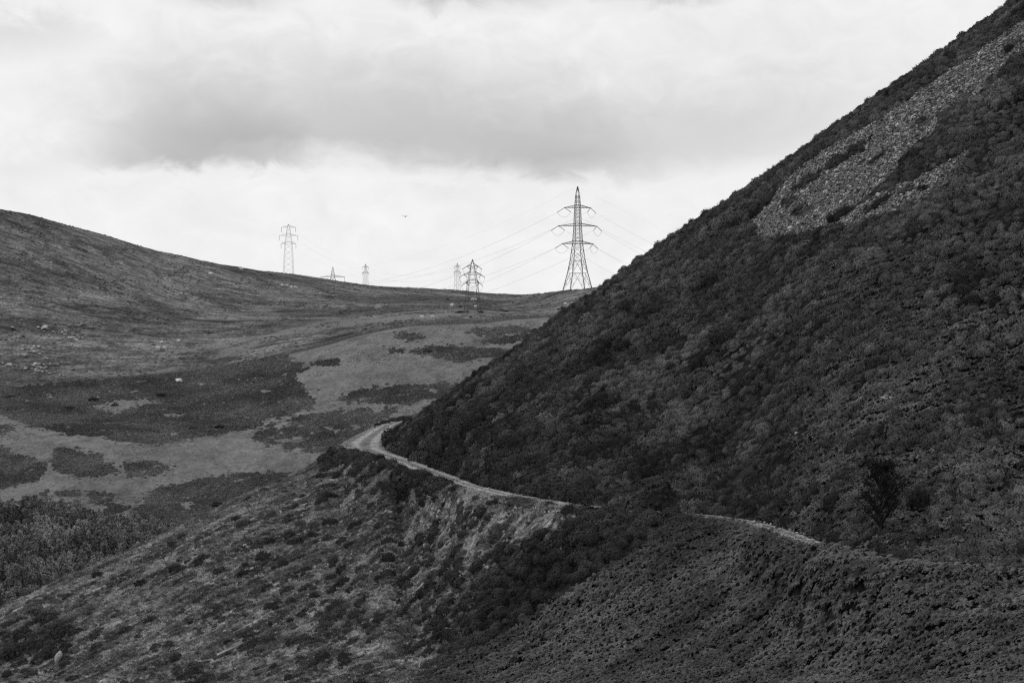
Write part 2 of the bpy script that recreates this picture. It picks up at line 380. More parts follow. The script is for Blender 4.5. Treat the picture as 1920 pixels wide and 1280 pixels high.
def link(name, data, parent=None, loc=(0, 0, 0), rz=0, scale=None, **tags):
    o = bpy.data.objects.new(name, data); COL.objects.link(o); o.location = loc; o.rotation_euler = (0, 0, rz)
    if scale is not None: o.scale = scale
    if parent: o.parent = parent
    for k, v in tags.items(): o[k] = v
    return o
def grid_faces(nu, nv):
    i, j = np.meshgrid(np.arange(nu - 1), np.arange(nv - 1), indexing='ij'); a = (i * nv + j).ravel()
    return np.stack([a, a + nv, a + nv + 1, a + 1], 1)

# ------------------------------------------------------------------ ground sheets
g = 5000.0
link('ground', mesh_np('ground', [(-g, -g, -132), (g, -g, -132), (g, g, -132), (-g, g, -132)], [[(0, 1, 2, 3)]], MT['plain']), kind='structure', label='low ground of the valley reaching the horizon')

SCREE = [[(1960, 5), (1920, 37), (1858, 78), (1788, 129), (1721, 174), (1651, 223), (1604, 248), (1534, 289), (1475, 336), (1440, 385), (1409, 412), (1428, 445), (1499, 436), (1552, 420), (1600, 391), (1640, 355), (1675, 324), (1706, 281), (1745, 250), (1768, 211), (1800, 190), (1827, 164), (1874, 129), (1920, 96), (1960, 70)],
         [(1819, 279), (1805, 300), (1788, 332), (1729, 371), (1671, 394), (1600, 418), (1553, 424), (1600, 396), (1655, 359), (1700, 340), (1749, 318), (1788, 297)],
         [(1842, 140), (1830, 165), (1812, 190), (1822, 186), (1850, 160)]]
ISL = [(1590, 290, 60, 9, -34), (1515, 338, 40, 9, -34), (1505, 392, 26, 10, -30), (1726, 226, 16, 7, -34), (1640, 300, 30, 6, -36), (1698, 356, 20, 7, -34), (1895, 88, 14, 6, -36), (1478, 378, 22, 9, -30), (1730, 352, 16, 6, -34), (1575, 400, 26, 6, -28), (1640, 385, 24, 6, -28), (1660, 372, 22, 5, -30)]
def scree_mask(X, R):
    jx = X + 7 * fbm(X / 25, R / 25, 71, 2); jr = R + 6 * fbm(X / 25, R / 25, 72, 2)
    m = np.zeros(np.shape(X), bool)
    for p in SCREE: m |= inpoly(jx, jr, p)
    nz = fbm(X / 9, R / 9, 73, 3)
    for p in SCREE[:2]: m |= inpoly(jx + 12 * np.clip(nz, 0, 1), jr - 12 * np.clip(nz, 0, 1), p) & (nz > .1)
    m &= ~(fbm((X + R) / 34, (R - .8 * X * 0 + .72 * X) / 8, 74, 3) > .36)
    for cx, cy, a, b_, deg in ISL:
        c, s = math.cos(math.radians(deg)), math.sin(math.radians(deg)); dx, dy = jx - cx, jr - cy
        m &= ~(((dx * c + dy * s) / a) ** 2 + ((-dx * s + dy * c) / b_) ** 2 < .8 + 1.6 * nz)
    return m
def scree_near(X, R): return scree_mask(X, R) | scree_mask(X - 2, R - 6)
def above_track(X, R): return (X > 728) & (R < lin(X, TRK))
def cline(X): return np.where(X < 1198, 1034 + (1198 - X) * .613, 1034 - (X - 1198) * .62)
def zone_c(X, R): return (~above_track(X, R)) & (R > np.maximum(cline(X), lin(X, TRK) + 6) + 14 * fbm(X / 40, R / 40, 81, 2)) & (X > 780)
def gorse_field(X, R):
    def gs(cx, cy, a, b_, amp): return amp * np.exp(-((X - cx) / a) ** 2 - ((R - cy) / b_) ** 2)
    dl = cline(X) - R
    v = .2 + gs(800, 905, 95, 26, .7) + gs(640, 865, 70, 22, .55) + gs(30, 1220, 110, 55, .42) + gs(930, 1100, 170, 110, .28) + gs(600, 1170, 120, 90, .2) + gs(560, 1000, 90, 60, .15) + gs(110, 1175, 40, 25, .4) + gs(380, 1270, 70, 30, .35)
    v = v + sstep(780, 930, X) * sstep(1300, 1240, X) * .75 * sstep(170, 70, dl) * sstep(-25, 5, dl)
    v = v - gs(900, 935, 60, 16, .7) - .3 * np.exp(-np.clip(R - lin(X, SIL), 0, 999) / 22.0) * (X < 600) - gs(1000, 980, 60, 22, .5) + .14 * sstep(300, 900, X)
    return v

def make_near():
    X = np.arange(-640, 2330, 5.0)
    D = np.concatenate([np.arange(2, 160, 6.0), np.arange(160, 470, .8), np.arange(470, 600, 2.0), np.arange(600, 756, 8.0)])
    Xg, Dg = np.meshgrid(X, D, indexing='ij'); x = (Xg - 960) / F * Dg
    z = near_z(x, Dg); R = 640 - F * z / Dg
    scr = scree_mask(Xg, R).astype(float)
    grassy = ((~above_track(Xg, R)) & (~zone_c(Xg, R))).astype(float) * sstep(.9, .5, gorse_field(Xg, R))
    up = above_track(Xg, R)
    grassy = np.where(up, .05 * sstep(.12, .4, fbm(x / 9, Dg / 30, 92, 3) + .0), grassy)
    me = mesh_np('hillside', np.stack([x, Dg, z], -1), grid_faces(len(X), len(D)), MT['near_ground'], True,
                 {'grassy': ('FLOAT', grassy.ravel()), 'stony': ('FLOAT', scr.ravel())})
    link('hillside_terrain', me, kind='structure', label='steep dark heather hillside with the track cut across it')
make_near()

def make_behind():
    # unseen hill added behind the camera to keep sky light off the facing slopes
    xs = np.arange(-420, 421, 6.0); ys = np.arange(-260, 1.1, 4.0); X, Y = np.meshgrid(xs, ys, indexing='ij')
    Z = -2.0 + 112 * (1 - np.exp(Y / 120.0)) - 14 * (np.abs(X) / 420) ** 2 + (2.2 * fbm(X / 40, Y / 40, 15, 3) + .7 * fbm(X / 9, Y / 9, 16, 3)) * sstep(0, -25, Y)
    me = mesh_np('sky_block_slope', np.stack([X, Y, Z], -1), grid_faces(len(xs), len(ys)), MT['near_ground'], True, {'grassy': ('FLOAT', sstep(-.1, .3, fbm(X / 20, Y / 20, 17, 3)).ravel() * .5), 'stony': ('FLOAT', np.zeros(X.size))})
    link('sky_block_hill_terrain', me, kind='structure', label='unseen slope added behind the camera to block sky light')
make_behind()

WALLPX = [(-120, 732), (0, 724), (150, 713), (300, 702), (400, 691), (480, 676), (550, 661), (610, 647), (660, 632), (720, 619), (780, 610.5), (840, 608), (900, 605), (960, 598), (1020, 595), (1080, 592)]
PALE = [([(455, 812), (500, 792), (560, 778), (640, 762)], 2.0), ([(-30, 935), (5, 945), (20, 965)], 5), ([(400, 668), (460, 650), (530, 625), (600, 612), (700, 602), (800, 592), (870, 582)], 9), ([(380, 592), (440, 596), (520, 597), (640, 596)], 2.2), ([(280, 668), (340, 658), (420, 648), (480, 632)], 5), ([(130, 700), (220, 704), (330, 693)], 7),
        ([(60, 480), (140, 470), (230, 500)], 3), ([(250, 525), (300, 545), (330, 540)], 6)]
def make_far():
    X = np.arange(-520, 1560, 4.0); Xg, Dg = np.meshgrid(X, DF, indexing='ij'); x = (Xg - 960) / F * Dg
    z = far_z(x, Dg); R = 640 - F * z / Dg
    wr = lin(Xg, WALLPX); moor = sstep(wr + 3, wr - 3, R + 2 * fbm(x / 12, Dg / 12, 61, 2)) * (Dg > 1000)
    pale = np.zeros_like(R)
    for pl, w in PALE:
        r0 = lin(Xg, pl); xs = [q[0] for q in pl]
        e = sstep(xs[0] - 30, xs[0] + 30, Xg) * sstep(xs[-1] + 30, xs[-1] - 30, Xg)
        pale = np.maximum(pale, e * sstep(w, w * .3, np.abs(R - r0 + w * .8 * fbm(x / 14, Dg / 20, 66, 3))) * .8)
    me = mesh_np('far_hill', np.stack([x, Dg, z], -1), grid_faces(len(X), len(DF)), MT['far_ground'], True,
                 {'moor': ('FLOAT', moor.ravel()), 'pale': ('FLOAT', pale.ravel())})
    link('far_hill_terrain', me, kind='structure', label='far grassy hill and valley meadow rising to the saddle')
make_far()

def make_track():
    P = []; A = []; n = 0
    def dens(E):
        q = np.array(E); s = np.concatenate([[0], np.cumsum(np.linalg.norm(np.diff(MIDW, axis=0), axis=1))])
        t = np.arange(0, s[-1], .5); return np.stack([np.interp(t, s, q[:, 0]), np.interp(t, s, q[:, 1])], 1)
    o = dens(OUTW); i = dens(INW); K = 11
    for k in range(K):
        f = k / (K - 1); p = o * (1 - f) + i * f
        z = ZT + .06 + .05 * (1 - (2 * f - 1) ** 2) + .05 * fbm(p[:, 0] / .9, p[:, 1] / .9, 3, 3)
        if k in (0, K - 1): z = z - .25
        P.append(np.stack([p[:, 0], p[:, 1], z], 1)); A.append(np.full(len(p), 2 * f - 1))
    V = np.stack(P, 0).reshape(-1, 3)
    me = mesh_np('track', V, grid_faces(K, len(o)), MT['track'], True, {'across': ('FLOAT', np.concatenate(A))})
    link('track', me, kind='structure', label='pale gravel track curving round the hillside')
make_track()

# ------------------------------------------------------------------ plant pieces
def leaf_clump(name, mtl, R=.5, H=.45, n=150, leaf=.12, lumps=5, seed=0, core=True, spiky=0.0, tri=True):
    rg = np.random.default_rng(seed)
    ld = rg.normal(size=(lumps, 3)); ld[:, 2] = np.abs(ld[:, 2]); ld /= np.linalg.norm(ld, axis=1, keepdims=True)
    d = rg.normal(size=(n, 3)); d[:, 2] = np.abs(d[:, 2]) * .9 - .12; d /= np.linalg.norm(d, axis=1, keepdims=True)
    def rad(d): return .74 + .34 * np.max(np.clip(d @ ld.T, 0, 1) ** 5, axis=1)
    r = rad(d) * (1 + rg.normal(0, .06, n)); c = d * r[:, None] * np.array([R, R, H])
    nn = d * np.array([1 / R, 1 / R, 1 / H]); nn /= np.linalg.norm(nn, axis=1, keepdims=True)
    nn = nn + rg.normal(0, .22, (n, 3)); nn /= np.linalg.norm(nn, axis=1, keepdims=True)
    t = np.cross(nn, rg.normal(size=(n, 3))); t /= np.linalg.norm(t, axis=1, keepdims=True); b = np.cross(nn, t)
    s = leaf * rg.uniform(.6, 1.4, n)[:, None]
    V = np.stack([c + t * s + nn * s * spiky, c + b * s * .8, c - t * s, c - b * s * .8], 1).reshape(-1, 3)
    Q = np.arange(4 * n).reshape(n, 4); fs = [Q]
    if core:
        m, k = 9, 5; ph = np.linspace(0, 2 * np.pi, m, endpoint=False); th = np.linspace(.03, np.pi / 2 + .25, k)
        T, Pp = np.meshgrid(th, ph, indexing='ij'); cd = np.stack([np.sin(T) * np.cos(Pp), np.sin(T) * np.sin(Pp), np.cos(T)], -1).reshape(-1, 3)
        cv = cd * (rad(cd) * .9)[:, None] * np.array([R, R, H]); o = len(V); V = np.concatenate([V, cv])
        q = []
        for a in range(k - 1):
            for e in range(m): q.append((o + a * m + e, o + (a + 1) * m + e, o + (a + 1) * m + (e + 1) % m, o + a * m + (e + 1) % m))
        fs.append(np.array(q))
    return mesh_np(name, V, fs, mtl)
def grass_tuft(name, mtl, n=26, h=.45, w=.035, spread=.22, lean=(.25, 0), seed=0):
    rg = np.random.default_rng(seed); V = []; Fq = []
    for k in range(n):
        a = rg.uniform(0, 2 * np.pi); r = spread * math.sqrt(rg.uniform()); p = np.array([r * math.cos(a), r * math.sin(a), -.05])
        hh = h * rg.uniform(.55, 1.15); out = np.array([math.cos(a), math.sin(a), 0]) * rg.uniform(.05, .5) * hh + np.array([lean[0], lean[1], 0]) * hh * rg.uniform(.3, 1.5)
        s = np.array([-math.sin(a * 3.1 + k), math.cos(a * 3.1 + k), 0]) * w
        m = p + out * .4 + np.array([0, 0, hh * .62]); e = p + out * 1.25 + np.array([0, 0, hh * rg.uniform(.75, 1.0)])
        o = len(V); V += [p - s, p + s, m + s * .8, m - s * .8, e]; Fq.append((o, o + 1, o + 2, o + 3)); Fq.append((o + 3, o + 2, o + 4, o + 4))
    V = np.array(V); q = np.array([f for f in Fq if len(set(f)) == 4]); t = np.array([f[:3] for f in Fq if len(set(f)) == 3])
    return mesh_np(name, V, [q, t], mtl)
def fern_clump(name, mtl, n=9, L=.7, seed=0):
    rg = np.random.default_rng(seed); V = []; T = []
    for k in range(n):
        a = rg.uniform(0, 2 * np.pi); d = np.array([math.cos(a), math.sin(a), 0]); s = np.array([-d[1], d[0], 0]); l = L * rg.uniform(.6, 1.2); up = rg.uniform(.35, .8)
        st = 5
        for j in range(st):
            f0, f1 = j / st, (j + 1.15) / st
            def pos(f): return d * l * f + np.array([0, 0, l * up * (math.sin(f * 2.3)) * .8 + .05])
            w = l * .34 * (1 - f0) + .03; o = len(V); p0, p1 = pos(f0), pos(f1)
            dr = np.array([0, 0, -w * .35])
            V += [p0, p1, p0 + (p1 - p0) * .7 + s * w + dr, p0 + (p1 - p0) * .7 - s * w + dr]; T += [(o, o + 2, o + 1), (o, o + 1, o + 3)]
    return mesh_np(name, np.array(V), [np.array(T)], mtl)
def rock_mesh(name, mtl, seed=0, sub=2, flat=.7, rough=.22):
    import bmesh
    bm = bmesh.new(); bmesh.ops.create_icosphere(bm, subdivisions=sub, radius=.5); rg = np.random.default_rng(seed)
    pl = rg.normal(size=(9, 3)); pl /= np.linalg.norm(pl, axis=1, keepdims=True); off = rg.uniform(.26, .46, 9)
    st = np.array([rg.uniform(.8, 1.35), rg.uniform(.7, 1.1), flat * rg.uniform(.8, 1.2)])
    for v in bm.verts:
        p = np.array(v.co)
        for a, o in zip(pl, off):
            e = p @ a - o
            if e > 0: p = p - a * e
        v.co = p * st + rg.normal(0, rough * .06, 3)
    me = bpy.data.meshes.new(name); bm.to_mesh(me); bm.free(); me.materials.append(mtl); return me
def protos(name, meshes):
    c = bpy.data.collections.new(name)
    for i, m in enumerate(meshes):
        o = bpy.data.objects.new('%s_%02d' % (name, i), m); c.objects.link(o)
    return c
def scatter(name, coll, P, rot, scl, idx, **tags):
    P = np.asarray(P)
    me = mesh_np(name, P, [], None, False, {'rot': ('FLOAT_VECTOR', rot), 'scl': ('FLOAT_VECTOR', scl), 'idx': ('INT', idx)})
    o = link(name, me, **tags)
    ng = bpy.data.node_groups.new(name + '_nodes', 'GeometryNodeTree')
    ng.interface.new_socket('Geometry', in_out='INPUT', socket_type='NodeSocketGeometry'); ng.interface.new_socket('Geometry', in_out='OUTPUT', socket_type='NodeSocketGeometry')
    N, L = ng.nodes, ng.links; gi = N.new('NodeGroupInput'); go = N.new('NodeGroupOutput'); ip = N.new('GeometryNodeInstanceOnPoints'); ci = N.new('GeometryNodeCollectionInfo')
    ci.inputs['Collection'].default_value = coll; ci.inputs['Separate Children'].default_value = True; ci.inputs['Reset Children'].default_value = True
    def at(nm, ty):
        a = N.new('GeometryNodeInputNamedAttribute'); a.data_type = ty; a.inputs['Name'].default_value = nm; return a.outputs['Attribute']
    L.new(gi.outputs[0], ip.inputs['Points']); L.new(ci.outputs[0], ip.inputs['Instance']); ip.inputs['Pick Instance'].default_value = True
    L.new(at('idx', 'INT'), ip.inputs['Instance Index']); L.new(at('rot', 'FLOAT_VECTOR'), ip.inputs['Rotation']); L.new(at('scl', 'FLOAT_VECTOR'), ip.inputs['Scale'])
    L.new(ip.outputs[0], go.inputs[0])
    md = o.modifiers.new('scatter', 'NODES'); md.node_group = ng
    return o
RG = np.random.default_rng(11)
def tilt(n, k):
    n = n * np.array([k, k, 1.0]); n = n / np.linalg.norm(n, axis=1, keepdims=True)
    return np.stack([np.zeros(len(n)), np.arccos(np.clip(n[:, 2], -1, 1)), np.arctan2(n[:, 1], n[:, 0])], 1)
def near_points(s, jit=.5):
    gx, gy = np.meshgrid(np.arange(-95, 110, s), np.arange(150, 475, s), indexing='ij')
    x = gx.ravel() + RG.uniform(-jit, jit, gx.size) * s; y = gy.ravel() + RG.uniform(-jit, jit, gx.size) * s
    X = 960 + F * x / y; m = (X > -60) & (X < 1985) & (y < smoothlin(X, DSIL, 12) + 12); x, y, X = x[m], y[m], X[m]
    d = track_gap(x, y); z = near_z(x, y); R = 640 - F * z / y; m = (R < 1330) & (R > -60)
    return x[m], y[m], z[m], X[m], R[m], d[m]

# ------------------------------------------------------------------ vegetation of the near hill
HEA = protos('heather_piece', [leaf_clump('heather_clump', MT['heather'], .55, .42, 300, .066, 8, s, spiky=.6) for s in range(6)])
GOR = protos('gorse_piece', [leaf_clump('gorse_clump', MT['gorse'], .55, .55, 320, .055, 9, 50 + s, spiky=.5) for s in range(5)])
BRK = protos('bracken_piece', [fern_clump('bracken_clump', MT['bracken'], 15, .55, 70 + s) for s in range(6)])
GRS = protos('grass_piece', [grass_tuft('grass_tuft', MT['grass'], 26, .42, .03, .26, (.3, 0), 90 + s) for s in range(5)])
SED = protos('sedge_piece', [grass_tuft('sedge_tuft', MT['sedge'], 22, .55, .03, .22, (.1, 0), 110 + s) for s in range(4)])
STN = protos('scree_piece', [rock_mesh('scree_stone', MT['scree'], 130 + s, 1, .6) for s in range(8)])

def veg():
    # heather and gorse cushions above the track
    x, y, z, X, R, td = near_points(.62)
    a = x * .974 + y * .225; c = -x * .225 + y * .974
    up = above_track(X, R); scr = scree_near(X, R); zc = zone_c(X, R)
    open_ = fbm(x / 10, y / 26, 92, 3)           # grassy openings
    def gs(cx, cy, q, w, amp): return amp * np.exp(-((X - cx) / q) ** 2 - ((R - cy) / w) ** 2)
    open_ = open_ + gs(1500, 830, 110, 55, .38) + gs(1330, 890, 160, 40, .3) + gs(1250, 560, 160, 40, .12) - gs(900, 850, 170, 60, .5) - gs(1560, 920, 130, 40, .2)
    tall = fbm(c / 3.2, a / 9.0, 95, 3); edge = td + .7 * fbm(x / 1.1, y / 2.2, 98, 2)
    fern = sstep(1350, 1560, X) * sstep(400, 520, R) + fbm(x / 12, y / 20, 96, 2) * .8 + gs(1150, 640, 140, 60, -.2)
    veg_ = up & (~scr) & (edge > .25)
    isf = fern + RG.normal(0, .2, len(x)) > .72
    near_tree = (np.abs(X - 1645) < 75) & (R > 850) & (R < 1030)
    m = veg_ & (open_ < .32 + RG.normal(0, .08, len(x))) & (~isf) & (RG.uniform(size=len(x)) < .24)
    n = normals(near_z, x[m], y[m]); t = tall[m]; s = RG.uniform(.4, .75, m.sum())
    scatter('heather', HEA, np.stack([x[m], y[m], z[m] - .05], 1), tilt(n, .75), np.stack([s * 1.3, s, s * .9], 1), RG.integers(0, 6, m.sum()),
            kind='stuff', label='low dark heather filling the gaps on the steep hillside above the track', category='heather')
    k = veg_ & isf; n = normals(near_z, x[k], y[k]); s = RG.uniform(.6, 1.1, k.sum())
    scatter('hillside_bracken', BRK, np.stack([x[k], y[k], z[k] + .15 * np.clip(tall[k], 0, 1)], 1), tilt(n, .7), np.stack([s, s, s], 1), RG.integers(0, 6, k.sum()),
            kind='stuff', label='fine bracken spread over the right of the steep hillside', category='bracken')
    k = up & (~scr) & (edge > .2) & (open_ > .14) & (RG.uniform(size=len(x)) < .85); n = normals(near_z, x[k], y[k]); s = RG.uniform(.7, 1.3, k.sum())
    scatter('sedge', SED, np.stack([x[k], y[k], z[k]], 1), tilt(n, .2) + np.stack([0 * s, 0 * s, RG.normal(0, .6, k.sum())], 1), np.stack([s, s, s], 1), RG.integers(0, 4, k.sum()),
            kind='stuff', label='paler sedge and grass in the openings of the heather', category='sedge')
    # bracken bank at the bottom right, overgrowing the lower verge of the track
    verge = (X > 1535) | ((X > 1285) & (X < 1400) & (RG.uniform(size=len(X)) < .5))
    bk = (zc & (edge > .3)) | ((~up) & (td < 1.6) & verge & (edge > np.where(X > 1545, -.9, -.35)))
    n = normals(near_z, x[bk], y[bk]); s = RG.uniform(.9, 1.35, bk.sum()) * (1 + .2 * tall[bk]) * np.where((td[bk] < 1.6) & verge[bk], np.where(X[bk] > 1500, 1.4, .9), 1)
    scatter('bracken_bank', BRK, np.stack([x[bk], y[bk], z[bk] - .05 + .25 * np.clip(tall[bk], 0, 1)], 1), tilt(n, .7) , np.stack([s, s, s], 1), RG.integers(0, 6, bk.sum()),
            kind='stuff', label='bracken covering the bank below the track', category='bracken')
    # bigger cushions standing out of the carpet
    big = near_points(.86)
    X_, Y_ = x, y
    bx_, by_, bz_, bX, bR, btd = big; ba = bx_ * .974 + by_ * .225; bc = -bx_ * .225 + by_ * .974
    bt = fbm(bc / 3.2, ba / 9.0, 95, 3) + .25 * fbm(bx_ / 14, by_ / 30, 94, 2); bedge = btd + .5 * fbm(bx_ / 1.1, by_ / 2.2, 98, 2)
    def bgs(cx, cy, q, w, amp): return amp * np.exp(-((bX - cx) / q) ** 2 - ((bR - cy) / w) ** 2)
    bf = sstep(1350, 1560, bX) * sstep(400, 520, bR); bopen = fbm(bx_ / 10, by_ / 26, 92, 3) + bgs(1500, 830, 110, 55, .38) + bgs(1330, 890, 160, 40, .3) - bgs(900, 850, 170, 60, .5) - bgs(1560, 920, 130, 40, .2)
    nearT = np.exp(-(btd / 7) ** 2) * (bX < 1120); btree = (np.abs(bX - 1645) < 75) & (bR > 850) & (bR < 1030)
    p = np.clip(.72 + 1.1 * bt - .3 * bf - 1.5 * np.clip(bopen - .12, 0, 1) + .5 * nearT, .05, .97)
    cm = above_track(bX, bR) & (~scree_near(bX, bR)) & (bedge > .4) & (RG.uniform(size=len(bX)) < p)
    gsel = (fbm(bx_ / 8, by_ / 16, 93, 3) + RG.normal(0, .12, len(bX)) + .5 * np.exp(-(btd / 8) ** 2) + bgs(1000, 760, 250, 110, .2) > .3) & ~btree
    for sel, coll, nmax, nm, lab, cat in ((cm & ~gsel, HEA, 6, 'heather_cushions', 'small rounded heather mounds covering the steep hillside above the track', 'heather'), (cm & gsel, GOR, 5, 'gorse_thicket', 'darker gorse thicket mixed into the heather above the track', 'gorse')):
        n = normals(near_z, bx_[sel], by_[sel]); q = sel.sum(); s = np.exp(RG.normal(-.15, .3, q)) * (1 + .55 * np.clip(bt[sel], -.3, .6)) * (1 + .3 * nearT[sel]) * np.where(btree[sel], .75, 1) * (.6 + .4 * sstep(6, 45, bR[sel] - lin(bX[sel], SIL)))
        scatter(nm, coll, np.stack([bx_[sel], by_[sel], bz_[sel] - .05], 1), tilt(n, .45), np.stack([s * 1.3, s * .9, s * 1.55], 1), RG.integers(0, nmax, q), kind='stuff', label=lab, category=cat)
    # dark tufts of gorse and heather inside the bracken, the thicket between bank and grass
    g_ = gorse_field(X, R) + .75 * fbm(x / 2.6, y / 4.2, 97, 3)
    low = (~up) & (~zc) & (edge > .5)
    k = (low & (g_ > .58) & (RG.uniform(size=len(x)) < .3)) | (zc & (td > .5) & (tall > .22) & (RG.uniform(size=len(x)) < .35))
    n = normals(near_z, x[k], y[k]); s = RG.uniform(.7, 1.5, k.sum()) * np.where(zc[k], .7, 1.1)
    scatter('gorse_scrub', GOR, np.stack([x[k], y[k], z[k] - .1], 1), tilt(n, .4), np.stack([s * 1.1, s, s * 1.2], 1), RG.integers(0, 5, k.sum()),
            kind='stuff', label='dense dark gorse scrub spreading below the track', category='gorse')
    k = low & (g_ <= .75) & (g_ > .1) & (RG.uniform(size=len(x)) < .2); n = normals(near_z, x[k], y[k]); s = RG.uniform(.45, 1.05, k.sum())
    scatter('heather_tufts', HEA, np.stack([x[k], y[k], z[k] - .1], 1), tilt(n, .8), np.stack([s * 1.15, s, s * 1.15], 1), RG.integers(0, 6, k.sum()),
            kind='stuff', label='low dark heather tufts dotted through the pale grass', category='heather')
    # pale grass on the slope below the track
    x, y, z, X, R, td = near_points(.46); low = (~above_track(X, R)) & (~zone_c(X, R)) & (td > .1)
    a = x * .974 + y * .225; c = -x * .225 + y * .974
    g_ = gorse_field(X, R) + .75 * fbm(x / 2.6, y / 4.2, 97, 3); st = fbm(c / 1.8, a / 9, 99, 3)
    k = low & (g_ < .95) & (st > -.22 + RG.normal(0, .08, len(x)))
    n = normals(near_z, x[k], y[k]); s = RG.uniform(.6, 1.2, k.sum()) * (1 + .5 * st[k])
    scatter('grass', GRS, np.stack([x[k], y[k], z[k]], 1), tilt(n, .35) + np.stack([0 * s, 0 * s, RG.normal(0, .7, k.sum())], 1), np.stack([s, s, s * .9], 1), RG.integers(0, 5, k.sum()),
            kind='stuff', label='pale dry grass on the slope below the track', category='grass')
    # scree
    x, y, z, X, R, td = near_points(.27)
    k = (X > 1380) & (R < 470); x, y, z, X, R = x[k], y[k], z[k], X[k], R[k]
    k = scree_mask(X, R); n = normals(near_z, x[k], y[k]); s = np.exp(RG.normal(-1.5, .45, k.sum())); rot = tilt(n, .6) + RG.normal(0, .5, (k.sum(), 3))
    scatter('scree', STN, np.stack([x[k], y[k], z[k] + .05], 1), rot, np.stack([s * 1.2, s, s * .9], 1), RG.integers(0, 8, k.sum()),
            kind='stuff', label='bands of pale scree stones running down the upper hillside', category='scree')
veg()

# ------------------------------------------------------------------ single gorse bushes (things)
BUSH = [leaf_clump('gorse_bush', MT['gorse'], .5, .5, 420, .06, 11, 200 + s, spiky=.5) for s in range(6)]
rnd = random.Random(5)
def track_stones():
    n = 2600; i = RG.integers(0, len(OUTW), n); f = RG.beta(.8, .8, n); p = OUTW[i] * (1 - f[:, None]) + INW[i] * f[:, None] + RG.normal(0, .12, (n, 2)); s = np.exp(RG.normal(-2.2, .45, n))
    XX = 960 + F * p[:, 0] / p[:, 1]; s *= np.where((XX > 1395) & (XX < 1530), 1.5, 1); k = (XX < 1535)
    scatter('track_stones', STN, np.stack([p[:, 0], p[:, 1], np.full(n, ZT + .1)], 1)[k], RG.uniform(-.6, 6, (n, 3))[k], np.stack([s * 1.2, s, s], 1)[k], RG.integers(0, 8, k.sum()), kind='stuff', label='loose stones strewn over the gravel track', category='stones')
track_stones()
def bush(X, row, wpx, label, group, hr=.9, meshes=None, fn=nhit, name='gorse_bush', cat='bush'):
    x, y, z = fn(X, row); s = wpx * y / F
    o = link(name, rnd.choice(meshes or BUSH), None, (x, y, z - .12 * s), rnd.uniform(0, 6.28), (s * rnd.uniform(.95, 1.15), s * rnd.uniform(.9, 1.1), s * hr * rnd.uniform(.85, 1.1)), label=label, category=cat)
    if group: o['group'] = group
    return o
BIG = [(84, 1160, 36, 'dark gorse bush on the left edge of the grassy slope, above the leaning boulder'), (35, 1225, 60, 'broad gorse bush in the bottom left corner of the slope'),
       (118, 1188, 50, 'wide gorse mound just above the leaning boulder'), (770, 912, 60, 'large round gorse bush right below the bend of the track'), (822, 918, 52, 'broad gorse bush below the track, beside the large round one'),
       (1022, 1002, 44, 'round gorse bush where grass meets bracken, leftmost of three'), (1058, 1006, 46, 'round gorse bush where grass meets bracken, middle of three'), (1090, 1012, 50, 'round gorse bush where grass meets bracken, rightmost of three'),
       (1118, 968, 46, 'gorse bush hiding the track where it dips out of sight'), (866, 1092, 44, 'dark gorse bush standing alone among pale stones'), (755, 845, 46, 'gorse bush on the inside of the bend in the track'),
       (1305, 984, 22, 'small dark bush on the lower verge of the far right stretch of track'), (1200, 958, 60, 'broad gorse bush in front of the hidden stretch of track'), (1150, 985, 62, 'tall gorse bush at the top of the bracken bank'), (1100, 957, 34, 'gorse bush at the exact spot where the track goes out of sight'), (1284, 975, 30, 'gorse bush where the track comes back into sight'), (1262, 973, 34, 'gorse bush left of the spot where the track comes back into sight'), (500, 1050, 20, 'small round gorse bush in the middle of the grassy slope')]
for X, r, w, l in BIG: bush(X, r, w, l, None)
def small_bushes():
    n = 0; used = []
    for _ in range(9000):
        if n >= 240: break
        X = rnd.uniform(-20, 1000); r = rnd.uniform(850, 1280)
        if r < lin(X, SIL) + 6 or above_track(np.array([X]), np.array([r]))[0] or zone_c(np.array([X]), np.array([r]))[0]: continue
        g_ = float(gorse_field(np.array(float(X)), np.array(float(r))))
        if rnd.random() > .2 + g_ * .8: continue
        if any(abs(X - a) < 9 and abs(r - b) < 7 for a, b in used): continue
        x, y, z = nhit(X, r)
        if track_gap(np.array([x]), np.array([y]))[0] < 1: continue
        used.append((X, r)); n += 1
        w = rnd.choice([12, 14, 16, 18, 20, 24, 28, 34]); gap = r - float(lin(X, SIL))
        size = 'tiny' if w < 15 else 'small' if w < 19 else 'medium sized' if w < 26 else 'large'
        where = ('just under the left end of the grassy skyline' if X < 330 and gap < 45 else 'just under the grassy skyline left of the bend' if X < 620 and gap < 45 else 'near the leaning boulder at lower left' if X < 220 and r > 1150 else
                 'in the left third of the grassy slope' if X < 330 else 'low on the grassy slope near the bottom edge' if r > 1180 else 'close below the bend of the track' if r < 950 and X > 560 else
                 'in the middle of the grassy slope' if X < 640 else 'on the grass between the track and the dark scrub' if r < 1060 else 'among the grass left of the dark scrub')
        bush(X, r, w, '%s dark gorse bush %s' % (size, where), 'gorse bushes on the grassy slope below the track')
small_bushes()
for k in range(16):
    X = 735 + k * 22 + rnd.uniform(-5, 5); r = lin(X, [(735, 838), (760, 848), (800, 864), (857, 888), (901, 905), (985, 924), (1091, 942)]) - rnd.uniform(1, 4)
    bush(X, r, rnd.uniform(26, 44), 'rounded gorse bush in the row along the upper edge of the track', 'gorse bushes along the upper edge of the track')
